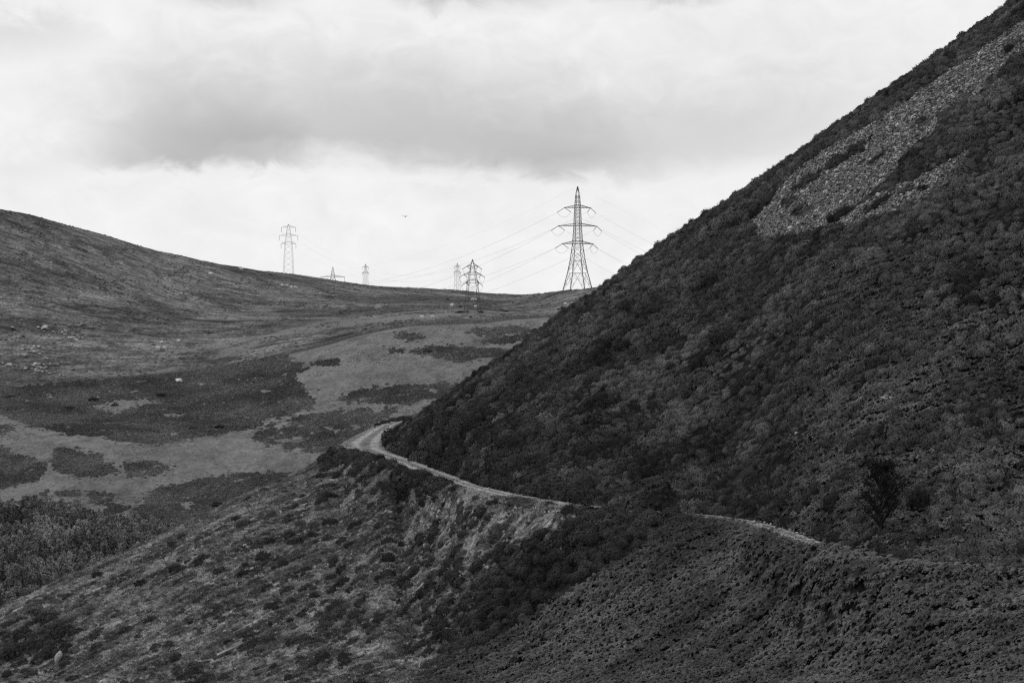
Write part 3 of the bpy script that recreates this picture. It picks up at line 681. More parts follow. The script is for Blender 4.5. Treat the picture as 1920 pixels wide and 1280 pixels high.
for k in range(13):
    X = 640 + k * 36 + rnd.uniform(-8, 8); r = lin(X, [(630, 852), (694, 866), (759, 892), (866, 924), (916, 935), (999, 947), (1091, 962)]) + rnd.uniform(0, 5)
    bush(X, r, rnd.uniform(14, 28), 'low gorse bush on the lower verge of the track', 'gorse bushes on the lower verge of the track', .7)
for k in range(11):
    X = 1098 + k * 18 + rnd.uniform(-5, 5); r = lin(X, [(1091, 960), (1190, 970), (1290, 980)]) + rnd.uniform(-2, 5)
    bush(X, r, rnd.uniform(26, 44), 'gorse bush in the thick row that hides the middle stretch of the track', 'gorse bushes hiding the track', 1.0)
for X, D, w in ((722, 568, 20), (738, 580, 24), (756, 590, 28), (772, 592, 26), (708, 556, 14), (748, 584, 20), (786, 590, 24)):
    x = (X - 960) / F * D; q = w * D / F
    link('gorse_bush', rnd.choice(BUSH), None, (x, D, float(near_z(np.array([x]), np.array([D]))[0]) - .1), rnd.uniform(0, 6), (q, q, q * .75), label='bush on the outer edge of the track where it vanishes round the spur', category='bush', group='bushes at the far end of the track')

# ------------------------------------------------------------------ the lone tree and saplings
def tube(pts, rad, seg=5):
    pts = np.array(pts, float); V = []; Q = []
    for i, p in enumerate(pts):
        d = pts[min(i + 1, len(pts) - 1)] - pts[max(i - 1, 0)]; d /= np.linalg.norm(d) + 1e-9
        a = np.cross(d, [.3, .9, .2]); a /= np.linalg.norm(a); b = np.cross(d, a)
        for k in range(seg):
            t = 2 * math.pi * k / seg; V.append(p + (a * math.cos(t) + b * math.sin(t)) * rad[i])
    for i in range(len(pts) - 1):
        for k in range(seg): Q.append((i * seg + k, i * seg + (k + 1) % seg, (i + 1) * seg + (k + 1) % seg, (i + 1) * seg + k))
    return V, Q
def join(parts):
    V = []; Q = []
    for v, q in parts:
        o = len(V); V += list(v); Q += [tuple(i + o for i in f) for f in q]
    return np.array(V), np.array(Q)
def open_tree(name, loc, H, Wd, seed, nb, nleaf, label, cat='tree', mtl='thorn', rise=(.16, .30)):
    rg = random.Random(seed); root = link(name, None, None, loc, 0, None, label=label, category=cat)
    tr = [(0, 0, -.3), (.03 * H, 0, .15 * H), (.02 * H, .02 * H, .35 * H), (.05 * H, 0, .62 * H), (.03 * H, .01 * H, .97 * H)]
    v, q = tube(tr, [.032 * H, .024 * H, .018 * H, .011 * H, .003 * H]); link('trunk', mesh_np('trunk', v, [np.array(q)], MT['bark']), root)
    br = []; leaves = []
    for k in range(nb):
        f = .1 + .78 * (k / nb); h0 = H * f; a = rg.uniform(0, 6.28); ln = Wd * (.35 + .65 * math.sin(math.pi * min(1, (f + .18)) ** .9)) * rg.uniform(.75, 1.15)
        up = H * rg.uniform(*rise)
        p0 = np.array([.03 * H, 0, h0]); p1 = p0 + np.array([math.cos(a) * ln * .45, math.sin(a) * ln * .45, up * .45]); p2 = p0 + np.array([math.cos(a) * ln, math.sin(a) * ln, up])
        p2[2] = min(p2[2], H)
        br.append(tube([p0, p1, p2], [.013 * H, .008 * H, .003 * H], 4))
        for t in range(5):
            s = rg.uniform(.3, 1); b0 = p0 + (p2 - p0) * s; a2 = a + rg.uniform(-1.2, 1.2); e = b0 + np.array([math.cos(a2), math.sin(a2), .9]) * ln * rg.uniform(.15, .35)
            br.append(tube([b0, e], [.003 * H, .0012 * H], 3))
            for _ in range(nleaf // 5):
                u = rg.uniform(.1, 1.15); leaves.append(b0 + (e - b0) * u + np.array([rg.gauss(0, .03), rg.gauss(0, .03), rg.gauss(0, .03)]) * H)
    v, q = join(br); link('branches', mesh_np('branches', v, [q], MT['bark']), root)
    V = []; Q = []
    for c in leaves:
        n = np.array([rg.gauss(0, 1), rg.gauss(0, 1), rg.gauss(0, 1)]); n /= np.linalg.norm(n); t = np.cross(n, [.2, .5, .8]); t /= np.linalg.norm(t); b = np.cross(n, t); s = rg.uniform(.008, .019) * H
        o = len(V); V += [c + t * s, c + b * s * .7, c - t * s, c - b * s * .7]; Q.append((o, o + 1, o + 2, o + 3))
    link('crown', mesh_np('crown', np.array(V), [np.array(Q)], MT[mtl]), root)
    return root
x, y, z = nhit(1647, 1006)
open_tree('thorn_tree', (x, y, z), 139 * y / F, 46 * y / F, 3, 60, 50, 'dark open-branched tree standing alone beside the track on the right', 'tree', 'dark_leaf', (.26, .42))
x, y, z = nhit(1468, 992)
open_tree('sapling', (x, y, z), 26 * y / F, 9 * y / F, 5, 14, 20, 'small sapling on the upper edge of the pale right stretch of track', 'sapling')
for X in (1344, 1270, 1352, 1230, 1755, 1780, 1748, 1462, 1332):
    r = lin(X, SIL) - 1; x, y, z = hit(near_z, X, r + 4, 330, 470)
    open_tree('sapling', (x, y, z), rnd.uniform(10, 17) * y / F, 5 * y / F, int(X), 8, 10, 'thin sapling breaking the skyline of the steep hillside', 'sapling')['group'] = 'saplings on the hillside skyline'

# ------------------------------------------------------------------ boulders on the near slope
ROCK = [rock_mesh('rock', MT['rock'], 300 + s, 3, .75, .5) for s in range(6)]
PROCK = [rock_mesh('pale_rock', MT['pale_rock'], 320 + s, 2, .6, .6) for s in range(5)]
x, y, z = nhit(110, 1243)
b = link('boulder', rock_mesh('boulder', MT['pale_rock'], 341, 3, 1.3, .4), None, (x, y, z + .65), .4, (1.15, 1.0, 1.25), label='upright leaning boulder on the grass in the lower left corner', category='boulder'); b.rotation_euler = (.1, .25, .4)
x, y, z = nhit(195, 1284)
link('boulder', rock_mesh('boulder', MT['pale_rock'], 343, 3, .8, .5), None, (x, y, z + .25), 1.2, (1.8, 1.3, 1.1), label='pale boulder cut off by the bottom edge of the picture', category='boulder')
for X, r, n, sx, sr in ((797, 1018, 7, 10, 6), (915, 1066, 6, 12, 4), (653, 955, 14, 25, 8), (640, 1055, 10, 22, 10), (830, 1185, 5, 8, 5), (860, 1055, 4, 14, 4), (1010, 958, 6, 30, 6), (545, 1028, 3, 6, 3), (270, 1190, 7, 40, 14), (80, 1112, 3, 6, 3), (550, 1100, 6, 60, 30), (1664, 750, 14, 26, 4), (1340, 494, 7, 16, 5), (1160, 531, 4, 5, 2), (1500, 812, 6, 30, 16)):
    for _ in range(n):
        a, b_ = X + rnd.gauss(0, sx * .6), r + rnd.gauss(0, sr * .6)
        x, y, z = nhit(a, b_); s = rnd.uniform(.22, .55) * (1.3 if X in (797, 915) else 1)
        o = link('stone', rnd.choice(PROCK), None, (x, y, z + .12 * s + .12), rnd.uniform(0, 6.28), (s, s, s), label='pale stone lying %s' % {797: 'in the bright cluster in the middle of the lower slope', 915: 'in the cluster at the edge of the dark scrub', 653: 'in the stony streak below the bend of the track', 640: 'in the grass of the middle slope', 830: 'on the small bare patch inside the dark scrub', 860: 'between the two bright stone clusters', 1010: 'on the bank just under the track', 545: 'beside the pale streak left of the middle', 270: 'in the loose scatter above the leaning boulder', 80: 'on the skyline of the lower left slope', 550: 'scattered over the lower middle slope', 1664: 'in the pale gap in the heather above the lone tree', 1340: 'in the upper heather left of the scree', 1160: 'high on the hillside edge near the tall pylon', 1500: 'in the paler grass above the track'}[X], category='stone', group='pale stones on the near hillside')
        o.rotation_euler = (rnd.uniform(-.4, .4), rnd.uniform(-.4, .4), rnd.uniform(0, 6.28))

# ------------------------------------------------------------------ far hill: bracken patches
FBR = protos('far_bracken_piece', [leaf_clump('far_bracken_clump', MT['farbracken'], .7, .5, 70, .17, 5, 400 + s) for s in range(5)])
PATCH = [([(-60, 733), (0, 728), (100, 719), (250, 706), (400, 691), (470, 677), (535, 666), (556, 680), (572, 690), (552, 704), (576, 735), (592, 757), (560, 771), (500, 785), (480, 800), (430, 812), (360, 822), (280, 833), (215, 826), (195, 818), (140, 815), (60, 798), (30, 785), (0, 775), (-60, 770)],
          [[(165, 764), (200, 752), (290, 747), (302, 756), (250, 765), (228, 776), (205, 771)], [(308, 775), (355, 774), (348, 783), (312, 783)], [(290, 768), (314, 764), (310, 771)], [(375, 757), (396, 754), (392, 760)], [(50, 744), (100, 740), (96, 746)], [(475, 708), (492, 706), (486, 713)]], 'large dark bracken bed below the stone wall on the left of the valley'),
         ([(482, 812), (505, 797), (550, 783), (606, 774), (680, 766), (745, 766), (750, 776), (690, 800), (650, 838), (620, 850), (560, 845), (520, 840), (500, 830), (476, 822)], [[(514, 791), (550, 788), (545, 803), (520, 808)], [(515, 824), (560, 816), (582, 820), (560, 827), (525, 832)], [(600, 800), (622, 796), (620, 806)]], 'broken bracken bed just behind the bend of the track'),
         ([(638, 750), (652, 738), (700, 727), (760, 722), (850, 718), (866, 730), (820, 748), (760, 757), (700, 757), (650, 757)], [[(652, 756), (690, 751), (686, 758)], [(775, 752), (820, 745), (826, 752), (790, 757)], [(786, 735), (798, 733), (796, 738)]], 'long bracken patch on the meadow beside the steep hillside'),
         ([(742, 629), (758, 624), (785, 627), (793, 634), (772, 637), (750, 635)], [], 'small oval bracken patch alone on the meadow near the stone wall'),
         ([(770, 657), (800, 650), (830, 648), (880, 652), (945, 655), (965, 664), (935, 669), (892, 668), (868, 680), (832, 675), (808, 668)], [], 'bracken patch with a round bush on the upper meadow'),
         ([(583, 683), (600, 675), (632, 671), (636, 680), (606, 687)], [], 'tiny bracken patch right of the large dark bed'),
         ([(870, 623), (900, 616), (990, 612), (1010, 625), (960, 641), (922, 645), (908, 638), (918, 631)], [[(935, 625), (965, 622), (975, 627), (945, 630)]], 'bracken patch on the upper meadow under the wall by the steep hillside'),
         ([(723, 657), (755, 652), (762, 657), (738, 661)], [], 'thin sliver of bracken left of the bush on the meadow'),
         ([(-50, 850), (0, 852), (40, 853), (90, 870), (88, 880), (60, 905), (0, 914), (-50, 914)], [[(8, 868), (24, 866), (20, 873)]], 'bracken patch at the left picture edge above the wood'),
         ([(98, 866), (108, 852), (95, 842), (138, 840), (145, 848), (190, 852), (185, 860), (216, 880), (205, 890), (165, 895), (110, 884)], [], 'ragged bracken patch in the middle of the valley meadow'),
         ([(230, 872), (250, 866), (295, 865), (325, 876), (300, 882), (290, 892), (255, 893), (236, 886)], [], 'oval bracken patch standing alone on the valley meadow'),
         ([(270, 932), (300, 912), (350, 905), (420, 890), (540, 887), (540, 905), (450, 940), (400, 968), (330, 990), (255, 975)], [[(332, 944), (372, 940), (366, 952), (340, 953)], [(435, 900), (465, 897), (460, 905)]], 'bracken bed running down to the wood behind the grassy slope'),
         ([(-50, 790), (0, 795), (25, 798), (28, 807), (0, 814), (-50, 816)], [], 'small bracken patch at the left edge of the meadow'),
         ([(-50, 835), (0, 836), (14, 842), (8, 850), (-50, 848)], [], 'bracken sliver at the left edge above the large patches')]
SPARSE = ([(30, 940), (80, 922), (160, 917), (210, 924), (235, 945), (300, 958), (330, 995), (200, 985), (110, 965), (40, 952)], [], 'thin scattered bracken along the top of the wood')
def far_points(X0, X1, R0, R1, s):
    D0 = 860; D1 = 1420; gx, gy = np.meshgrid(np.arange((X0 - 960) / F * (1400 if X0 < 960 else 860) - 5, (X1 - 960) / F * (860 if X1 < 960 else 1400) + 5, s), np.arange(D0, D1, s), indexing='ij')
    x = gx.ravel() + RG.uniform(-.5, .5, gx.size) * s; y = gy.ravel() + RG.uniform(-.5, .5, gx.size) * s; X = 960 + F * x / y
    m = (X > X0 - 6) & (X < X1 + 6); x, y, X = x[m], y[m], X[m]; z = far_z(x, y); R = 640 - F * z / y; m = (R > R0 - 6) & (R < R1 + 6)
    return x[m], y[m], z[m], X[m], R[m]
for poly, holes, label in PATCH + [SPARSE]:
    p = np.array(poly); sp = label.startswith('thin scattered')
    x, y, z, X, R = far_points(p[:, 0].min(), p[:, 0].max(), p[:, 1].min(), p[:, 1].max(), .8)
    wide = np.where(RG.uniform(size=len(x)) < .35, 1.0, .2)
    jx = X + 26 * fbm(x / 7, y / 14, 77, 5, .65) + RG.normal(0, 1, len(x)) * wide * 8; jr = R + 8 * fbm(x / 7, y / 14, 78, 5, .65) + RG.normal(0, 1, len(x)) * wide * 3
    k = inpoly(jx, jr, poly)
    for h in holes: k &= ~inpoly(jx, jr, h)
    k &= fbm(x / 7, y / 10, 79, 3) < (.05 if sp else .2 if label.startswith('broken') else .4)
    x, y, z = x[k], y[k], z[k]; s = RG.uniform(.45, 1.2, len(x)) * (1 + .6 * fbm(x / 6, y / 6, 80, 2))
    scatter('bracken_patch', FBR, np.stack([x, y, z - .1], 1), np.stack([0 * s, 0 * s, RG.uniform(0, 6.28, len(s))], 1), np.stack([s, s, s], 1), RG.integers(0, 5, len(s)), kind='stuff', label=label, category='bracken', group='bracken patches in the valley')

# tussocks over the moor above the wall
TUS = protos('tussock_piece', [leaf_clump('tussock_clump', MT['moor'], .8, .35, 22, .34, 3, 430 + s) for s in range(4)])
def moor():
    X = RG.uniform(-40, 1130, 60000); D = RG.uniform(1180, 2000, 60000); x = (X - 960) / F * D; z = far_z(x, D); R = 640 - F * z / D
    k = (R < lin(X, WALLPX) - 3) & (D < smoothlin(X, FDC, 40) + 15); k &= fbm(x / 24, D / 30, 88, 4) + RG.normal(0, .12, len(x)) > .12
    x, D, z = x[k], D[k], z[k]; s = RG.uniform(.35, 1.25, len(x))
    scatter('moor_tussocks', TUS, np.stack([x, D, z - .08], 1), np.stack([0 * s, 0 * s, RG.uniform(0, 6.28, len(s))], 1), np.stack([s, s, s * .6], 1), RG.integers(0, 4, len(s)), kind='stuff', label='rough dark tussocks streaking the moor above the stone wall', category='tussocks')
moor()

def meadow_rushes():
    X = RG.uniform(-40, 1010, 26000); D = RG.uniform(930, 1330, 26000); x = (X - 960) / F * D; z = far_z(x, D); R = 640 - F * z / D
    k = (R > lin(X, WALLPX) + 3) & (fbm(x / 18, D / 26, 89, 4) + RG.normal(0, .12, len(x)) > .16); x, D, z = x[k], D[k], z[k]; s = RG.uniform(.2, .55, len(x))
    scatter('meadow_rushes', TUS, np.stack([x, D, z - .05], 1), np.stack([0 * s, 0 * s, RG.uniform(0, 6.28, len(s))], 1), np.stack([s, s, s], 1), RG.integers(0, 4, len(s)), kind='stuff', label='small rush tufts speckling the pale valley meadow', category='rushes')
meadow_rushes()

# ------------------------------------------------------------------ far bushes
TB = [leaf_clump('thorn_bush', MT['thorn'], .5, .5, 260, .07, 10, 460 + s, core=True, spiky=.4) for s in range(4)]
for X, r, w, l in ((300, 742, 22, 'round thorn bush near the top of the large dark bracken bed'), (175, 750, 24, 'thorn bush in the dark bracken left of the clearing'), (130, 766, 28, 'broad thorn bush in the dark bracken at lower left'),
                   (414, 801, 26, 'thorn bush at the lower edge of the large bracken bed'), (358, 803, 24, 'thorn bush left of the one at the lower edge of the bracken'), (410, 948, 30, 'large dark thorn bush in the bracken above the grassy slope'),
                   (802, 659, 16, 'round bush sticking out of the bracken on the upper meadow'), (866, 586, 24, 'low dark bush beside the foot of the small pylon'), (902, 586, 12, 'small bush under the small pylon'), (948, 584, 14, 'low bush on the moor right of the small pylon'), (940, 580, 10, 'tiny bush on the moor behind the low one right of the small pylon'), (839, 562, 9, 'small shrub on the moor left of the small pylon'),
                   (1049, 580, 8, 'dark little bush at the edge of the steep hillside above the wall'), (215, 760, 16, 'small thorn bush right of the broad one in the bracken'), (18, 745, 20, 'thorn bush at the left picture edge in the bracken'), (740, 541, 4, 'tiny dark shrub on the saddle skyline'), (700, 620, 18, 'dark scrub just above the stone wall'), (685, 618, 14, 'lower scrub just above the stone wall, left of the dark one')):
    bush(X, r, w, l, None, .55 if 'low' in l or 'scrub' in l else .8, TB, fhit, 'thorn_bush')

# ------------------------------------------------------------------ wood at lower left
def crown_tree(name, mtl, H, Rr, n, seed, cone):
    rg = np.random.default_rng(seed); V = []; Q = []
    nl = 16
    for k in range(nl):                                   # leaf clumps along the crown
        f = .18 + .8 * (k + rg.uniform(0, .6)) / nl; a = rg.uniform(0, 6.28)
        prof = (1 - f) ** .8 * 1.25 if cone else math.sin(math.pi * min(1, .12 + .84 * f)) ** .7
        rr = Rr * prof * rg.uniform(.35, .8); cc = np.array([math.cos(a) * rr, math.sin(a) * rr, H * f]); cr = Rr * (.34 if cone else .46) * rg.uniform(.7, 1.25) * (.55 + .6 * (1 - f))
        for _ in range(n // nl):
            d = rg.normal(size=3); d /= np.linalg.norm(d); c = cc + d * cr * rg.uniform(.6, 1.05) * np.array([1, 1, 1.15 if not cone else .7])
            nn = d + rg.normal(0, .45, 3) + np.array([0, 0, .25]); nn /= np.linalg.norm(nn); t = np.cross(nn, rg.normal(size=3)); t /= np.linalg.norm(t); b = np.cross(nn, t); s = rg.uniform(.16, .34)
            o = len(V); V += [c + t * s, c + b * s * .7, c - t * s, c - b * s * .7]; Q.append((o, o + 1, o + 2, o + 3))
    tv, tq = tube([(0, 0, -.6), (0, 0, H * .5), (0, 0, H * .95)], [.16, .1, .03], 5); o = len(V); V += tv; tq = [tuple(i + o for i in f) for f in tq]
    me = mesh_np(name, np.array(V), [np.array(Q), np.array(tq)], MT[mtl]); me.materials.append(MT['bark'])
    mi = np.zeros(len(me.polygons), np.int32); mi[len(Q):] = 1; me.polygons.foreach_set('material_index', mi); return me
BT = [crown_tree('birch_tree', 'tree', 5.2, 1.9, 420, 500 + s, False) for s in range(6)]
CT = [crown_tree('conifer_tree', 'conifer', 6.6, 1.7, 440, 520 + s, True) for s in range(4)]
WOOD = [(-60, 948), (0, 950), (30, 962), (60, 948), (110, 962), (150, 972), (200, 980), (240, 988), (290, 994), (345, 995), (350, 1010), (350, 1300), (-60, 1300)]
def wood():
    s = 2.55; gx, gy = np.meshgrid(np.arange(-200, -90, s), np.arange(780, 990, s), indexing='ij')
    x = gx.ravel() + RG.uniform(-.5, .5, gx.size) * s; y = gy.ravel() + RG.uniform(-.5, .5, gx.size) * s; z = far_z(x, y); X, R = px_of(x, y, z)
    k = inpoly(X, R, WOOD) & (R < lin(X, SIL) + 40); x, y, z, X, R = x[k], y[k], z[k], X[k], R[k]
    o = np.argsort(-np.where(R < lin(X, SIL) + 14, y * 0 + RG.uniform(size=len(x)), -1)); ind = set(o[:295].tolist())
    P = []; I = []; Sc = []
    for i in range(len(x)):
        con = fbm(np.array([x[i] / 16]), np.array([y[i] / 16]), 55, 2)[0] + rnd.uniform(-.25, .25) > .22; sc = rnd.uniform(.6, 1.15) * (1.0 if not con else .95)
        if i in ind:
            link('conifer_tree' if con else 'birch_tree', rnd.choice(CT if con else BT), None, (x[i], y[i], z[i]), rnd.uniform(0, 6.28), (sc, sc, sc * rnd.uniform(.9, 1.15)), label='%s %s %s' % ('tall' if sc > .98 else 'short' if sc < .76 else 'mid-height', 'dark conifer' if con else 'young leafy tree', 'on the upper edge of the wood below the meadow' if R[i] < 992 else 'against the grassy slope at the near edge of the wood' if R[i] > lin(X[i], SIL) - 30 else 'in the wood at the left picture edge' if X[i] < 60 else 'in the right part of the wood' if X[i] > 180 else 'in the middle of the wood'),
                 category='tree', group='conifers of the wood' if con else 'leafy trees of the wood')
        else: P.append((x[i], y[i], z[i])); I.append(rnd.randrange(6)); Sc.append((sc, sc, sc))
    if P:
        c = protos('wood_piece', BT); n = len(P)
        scatter('woodland', c, P, np.stack([np.zeros(n), np.zeros(n), RG.uniform(0, 6.28, n)], 1), Sc, I, kind='stuff', label='rest of the young wood behind the grassy slope', category='wood')
wood()

# ------------------------------------------------------------------ stone wall
def stone_wall():
    pts = []
    for X in np.arange(-60, 1075, 4.0):
        pts.append(fhit(X, float(lin(X, WALLPX))))
    pts = np.array(pts)
    for _ in range(4): pts[1:-1, 1] = .25 * pts[:-2, 1] + .5 * pts[1:-1, 1] + .25 * pts[2:, 1]
    pts[:, 0] = (np.arange(-60, 1075, 4.0) - 960) / F * pts[:, 1]; pts[:, 2] = far_z(pts[:, 0], pts[:, 1])
    s = np.concatenate([[0], np.cumsum(np.linalg.norm(np.diff(pts[:, :2], axis=0), axis=1))]); V = []; Q = []
    rg = np.random.default_rng(8)
    cube = np.array([(a, b, c) for a in (-.5, .5) for b in (-.5, .5) for c in (-.5, .5)]); cf = [(0, 1, 3, 2), (4, 6, 7, 5), (0, 4, 5, 1), (2, 3, 7, 6), (0, 2, 6, 4), (1, 5, 7, 3)]
    root = link('dry_stone_wall', None, None, tuple(pts[0]), label='dry stone wall snaking between the valley meadow and the moor', category='wall')
    for course in range(4):
        t = 0.0
        while t < s[-1] - 1:
            l = rg.uniform(.4, .9); p = np.array([np.interp(t + l / 2, s, pts[:, k]) for k in range(3)]); q = np.array([np.interp(t + l / 2 + .3, s, pts[:, k]) for k in range(3)])
            d = q - p; d[2] = 0; d /= np.linalg.norm(d); e = np.array([-d[1], d[0], 0])
            fall = .62 + .38 * np.interp(p[0], [-180, -110, -60], [-.6, .2, 1]); h = .36 * fall
            if not (course == 3 and rg.uniform() < .35):
                v = cube * np.array([l * 1.02, .75 - .09 * course + rg.uniform(-.12, .12), h * rg.uniform(.9, 1.25)]) * rg.uniform(.9, 1.06, (8, 3))
                w = p + v[:, :1] * d + v[:, 1:2] * e + np.array([0, 0, 1]) * (v[:, 2:] + h * (course + .4)); o = len(V); V += list(w); Q += [tuple(i + o for i in f) for f in cf]
            t += l
    V = np.array(V) - pts[0]; o = link('wall_stones', mesh_np('wall_stones', V, [np.array(Q)], MT['wall']), root, kind='stuff')
stone_wall()

# ------------------------------------------------------------------ rocks on the far hill
FR = [rock_mesh('crag_rock', MT['rock'], 600 + s, 2, .6, .8) for s in range(6)]
def far_rock(X, r, w, label, group=None):
    x, y, z = fhit(X, r); s = 1.5 * w * y / F
    o = link('rock', rnd.choice(FR), None, (x, y, z + .2 * s), rnd.uniform(0, 6.28), (s * rnd.uniform(.8, 1.3), s * rnd.uniform(.8, 1.2), s * rnd.uniform(.6, 1.0)), label=label, category='rock'); o.rotation_euler = (rnd.uniform(-.3, .3), rnd.uniform(-.3, .3), rnd.uniform(0, 6.28))
    if group: o['group'] = group
for X, r, w in ((24, 617, 9), (83, 617, 11), (40, 602, 7), (45, 668, 9), (64, 662, 8), (114, 681, 6), (108, 685, 5), (55, 655, 7), (85, 673, 6), (157, 595, 5), (28, 625, 5)):
    far_rock(X, r, w, 'large pale rock of the broken crag on the far hill', 'large rocks of the crag on the far hill')
for cx, cy, n, sx, sy in ((60, 655, 32, 24, 8), (110, 628, 34, 28, 9), (140, 634, 22, 12, 5), (75, 690, 40, 18, 7), (130, 607, 12, 24, 4), (10, 684, 10, 10, 4), (115, 700, 8, 20, 3), (30, 632, 8, 6, 8)):
    for _ in range(n): far_rock(cx + rnd.gauss(0, sx * .7), cy + rnd.gauss(0, sy * .7), rnd.uniform(1.8, 5.5), 'small pale rock %s on the far hill' % {60: 'in the left cluster of the broken crag', 110: 'in the upper right cluster of the broken crag', 140: 'at the right end of the broken crag', 75: 'in the tail of rubble below the broken crag', 130: 'in the thin line above the broken crag', 10: 'at the picture edge beside the crag', 115: 'low under the crag near the wall', 30: 'in the leftmost streak of the crag'}[cx], 'small rocks around the crag on the far hill')
for cx, cy, n, sx, sy in ((92, 489, 7, 8, 4), (210, 500, 6, 6, 3), (52, 524, 6, 5, 3), (55, 560, 4, 5, 4), (240, 495, 4, 14, 4), (272, 515, 5, 30, 8), (135, 510, 3, 10, 3), (46, 426, 5, 8, 4), (8, 555, 3, 6, 4), (118, 702, 6, 10, 2), (410, 612, 4, 10, 4), (523, 565, 4, 5, 2), (250, 455, 4, 30, 10)):
    for _ in range(n): far_rock(cx + rnd.gauss(0, sx * .7), cy + rnd.gauss(0, sy * .7), rnd.uniform(1.5, 3.2), 'small pale rock %s on the far hill' % {92: 'in a group left of centre, high up', 210: 'in a small group below the long skyline', 52: 'in a small group high above the crag', 55: 'in a small group above the crag', 240: 'in a loose line under the long skyline', 272: 'on the bare pale ground in mid slope', 135: 'between two groups above the crag', 46: 'close under the left skyline', 8: 'at the left picture edge above the crag', 118: 'near the wall below the crag', 410: 'on the lower moor near the pale path', 523: 'on the moor below the four sheep', 250: 'scattered high under the skyline'}[cx], 'rocks dotted over the far hill')
far_rock(336, 716, 10, 'flat pale rock alone in the large dark bracken bed'); far_rock(709, 580, 9, 'pale rock alone on the moor left of the small pylon')
for X, r in ((862, 611), (890, 608), (905, 606)): far_rock(X, r, 2.2, 'tiny pale stone at the foot of the stone wall', 'stones at the foot of the wall')

# ------------------------------------------------------------------ sheep
def sheep_mesh(mtl, graze, seed):
    parts = []
    prof = [(-.62, .05), (-.55, .22), (-.35, .33), (0, .36), (.3, .33), (.5, .24), (.6, .1)]
    def loft(rings, seg=10):
        V = []; Q = []
        for c, ra, rb in rings:
            for k in range(seg):
                t = 2 * math.pi * k / seg; V.append((c[0], c[1] + ra * math.cos(t), c[2] + rb * math.sin(t)))
        for i in range(len(rings) - 1):
            for k in range(seg): Q.append((i * seg + k, i * seg + (k + 1) % seg, (i + 1) * seg + (k + 1) % seg, (i + 1) * seg + k))
        return V, Q
    parts.append(loft([((x_, 0, .68 + .03 * math.cos(x_ * 4)), r * .85, r) for x_, r in prof]))
    hz = .3 if graze else .98
    parts.append(loft([((.45, 0, .75), .16, .2), ((.62, 0, (.75 + hz) / 2 + .06), .12, .15), ((.74, 0, hz + .05), .1, .12), ((.88, 0, hz - .02), .08, .09), ((.98, 0, hz - .08), .04, .05)], 8))
    for sx in (-.38, .34):
        for sy in (-.16, .16): parts.append(tube([(sx, sy, .5), (sx + .02, sy, .25), (sx, sy, -.02)], [.075, .045, .04], 6))
    for sy in (-1, 1): parts.append(tube([(.72, sy * .08, hz + .1), (.7, sy * .22, hz + .08)], [.035, .012], 4))
    v, q = join(parts); return mesh_np('sheep', v, [q], mtl, True)
SH = [sheep_mesh(MT['wool'], True, 1), sheep_mesh(MT['wool'], False, 2)]; SD = sheep_mesh(MT['dark_wool'], True, 3)
for X, r, g_, l in ((397, 515, 'pair', 'upper of the two white sheep on the open far hillside'), (394, 516, 'pair', 'lower of the two white sheep on the open far hillside'), (450, 505, 'sky', 'white sheep just under the far skyline left of the tall slim pylon'), (453, 507, 'sky', 'white sheep beside another just under the far skyline'),
                (529, 537, '', 'first white sheep of the row of four below the tall slim pylon'), (538, 537.5, '', 'second white sheep of the row of four below the tall slim pylon'), (546, 540.5, '', 'third white sheep of the row of four below the tall slim pylon'), (554, 541, '', 'last white sheep of the row of four below the tall slim pylon'),
                (303, 645, '', 'uppermost white sheep of the three in a triangle on the lower moor'), (335, 642, '', 'white sheep grazing apart to the right of the triangle of three'), (297, 655, '', 'lower left white sheep of the triangle of three'), (308, 655, '', 'lower right white sheep of the triangle of three'),
                (846, 576, '', 'white sheep left of the bush by the small pylon'), (848, 574, '', 'second white sheep left of the bush by the small pylon'), (892, 578, '', 'white sheep at the foot of the small pylon'), (791, 597, '', 'white sheep above the wall, the left one of two'), (811, 597, '', 'white sheep above the wall, the right one of two'),
                (886, 564, '', 'white sheep seen through the legs of the small pylon on the left'), (892, 564, '', 'white sheep seen through the legs of the small pylon on the right'), (1060, 573, '', 'white sheep below the large pylon next to the steep hillside')):
    x, y, z = fhit(X, r); s = rnd.uniform(1.3, 1.5); link('sheep', rnd.choice(SH), None, (x, y, z + .03), rnd.choice([0, 3.14]) + rnd.uniform(-.6, .6), (s, s, s), label=l, category='sheep', group='sheep on the far hill')
for X, r, l in ((863, 577, 'black sheep standing left of the small pylon'), (1054, 580, 'black sheep below the large pylon beside the steep hillside')):
    x, y, z = fhit(X, r); link('sheep', SD, None, (x, y, z + .03), .2, (1.1, 1.1, 1.1), label=l, category='sheep', group='sheep on the far hill')

# ------------------------------------------------------------------ pylons and wires
def bars(segs):
    V = []; Q = []
    for a, b, t in segs:
        a = np.array(a, float); b = np.array(b, float); d = b - a; l = np.linalg.norm(d)
        if l < 1e-6: continue
        d /= l; u = np.cross(d, [0, 0, 1.0] if abs(d[2]) < .95 else [1.0, 0, 0]); u /= np.linalg.norm(u); w = np.cross(d, u); h = t / 2; o = len(V)
        for p in (a, b):
            for s1, s2 in ((-1, -1), (1, -1), (1, 1), (-1, 1)): V.append(p + u * h * s1 + w * h * s2)
        Q += [(o, o + 1, o + 5, o + 4), (o + 1, o + 2, o + 6, o + 5), (o + 2, o + 3, o + 7, o + 6), (o + 3, o, o + 4, o + 7), (o, o + 3, o + 2, o + 1), (o + 4, o + 5, o + 6, o + 7)]
    return np.array(V), [np.array(Q)]
def catenary(a, b, sag, n=24):
    a = np.array(a, float); b = np.array(b, float); t = np.linspace(0, 1, n)[:, None]; p = a + (b - a) * t; p[:, 2] -= (4 * sag * t * (1 - t))[:, 0]; return p
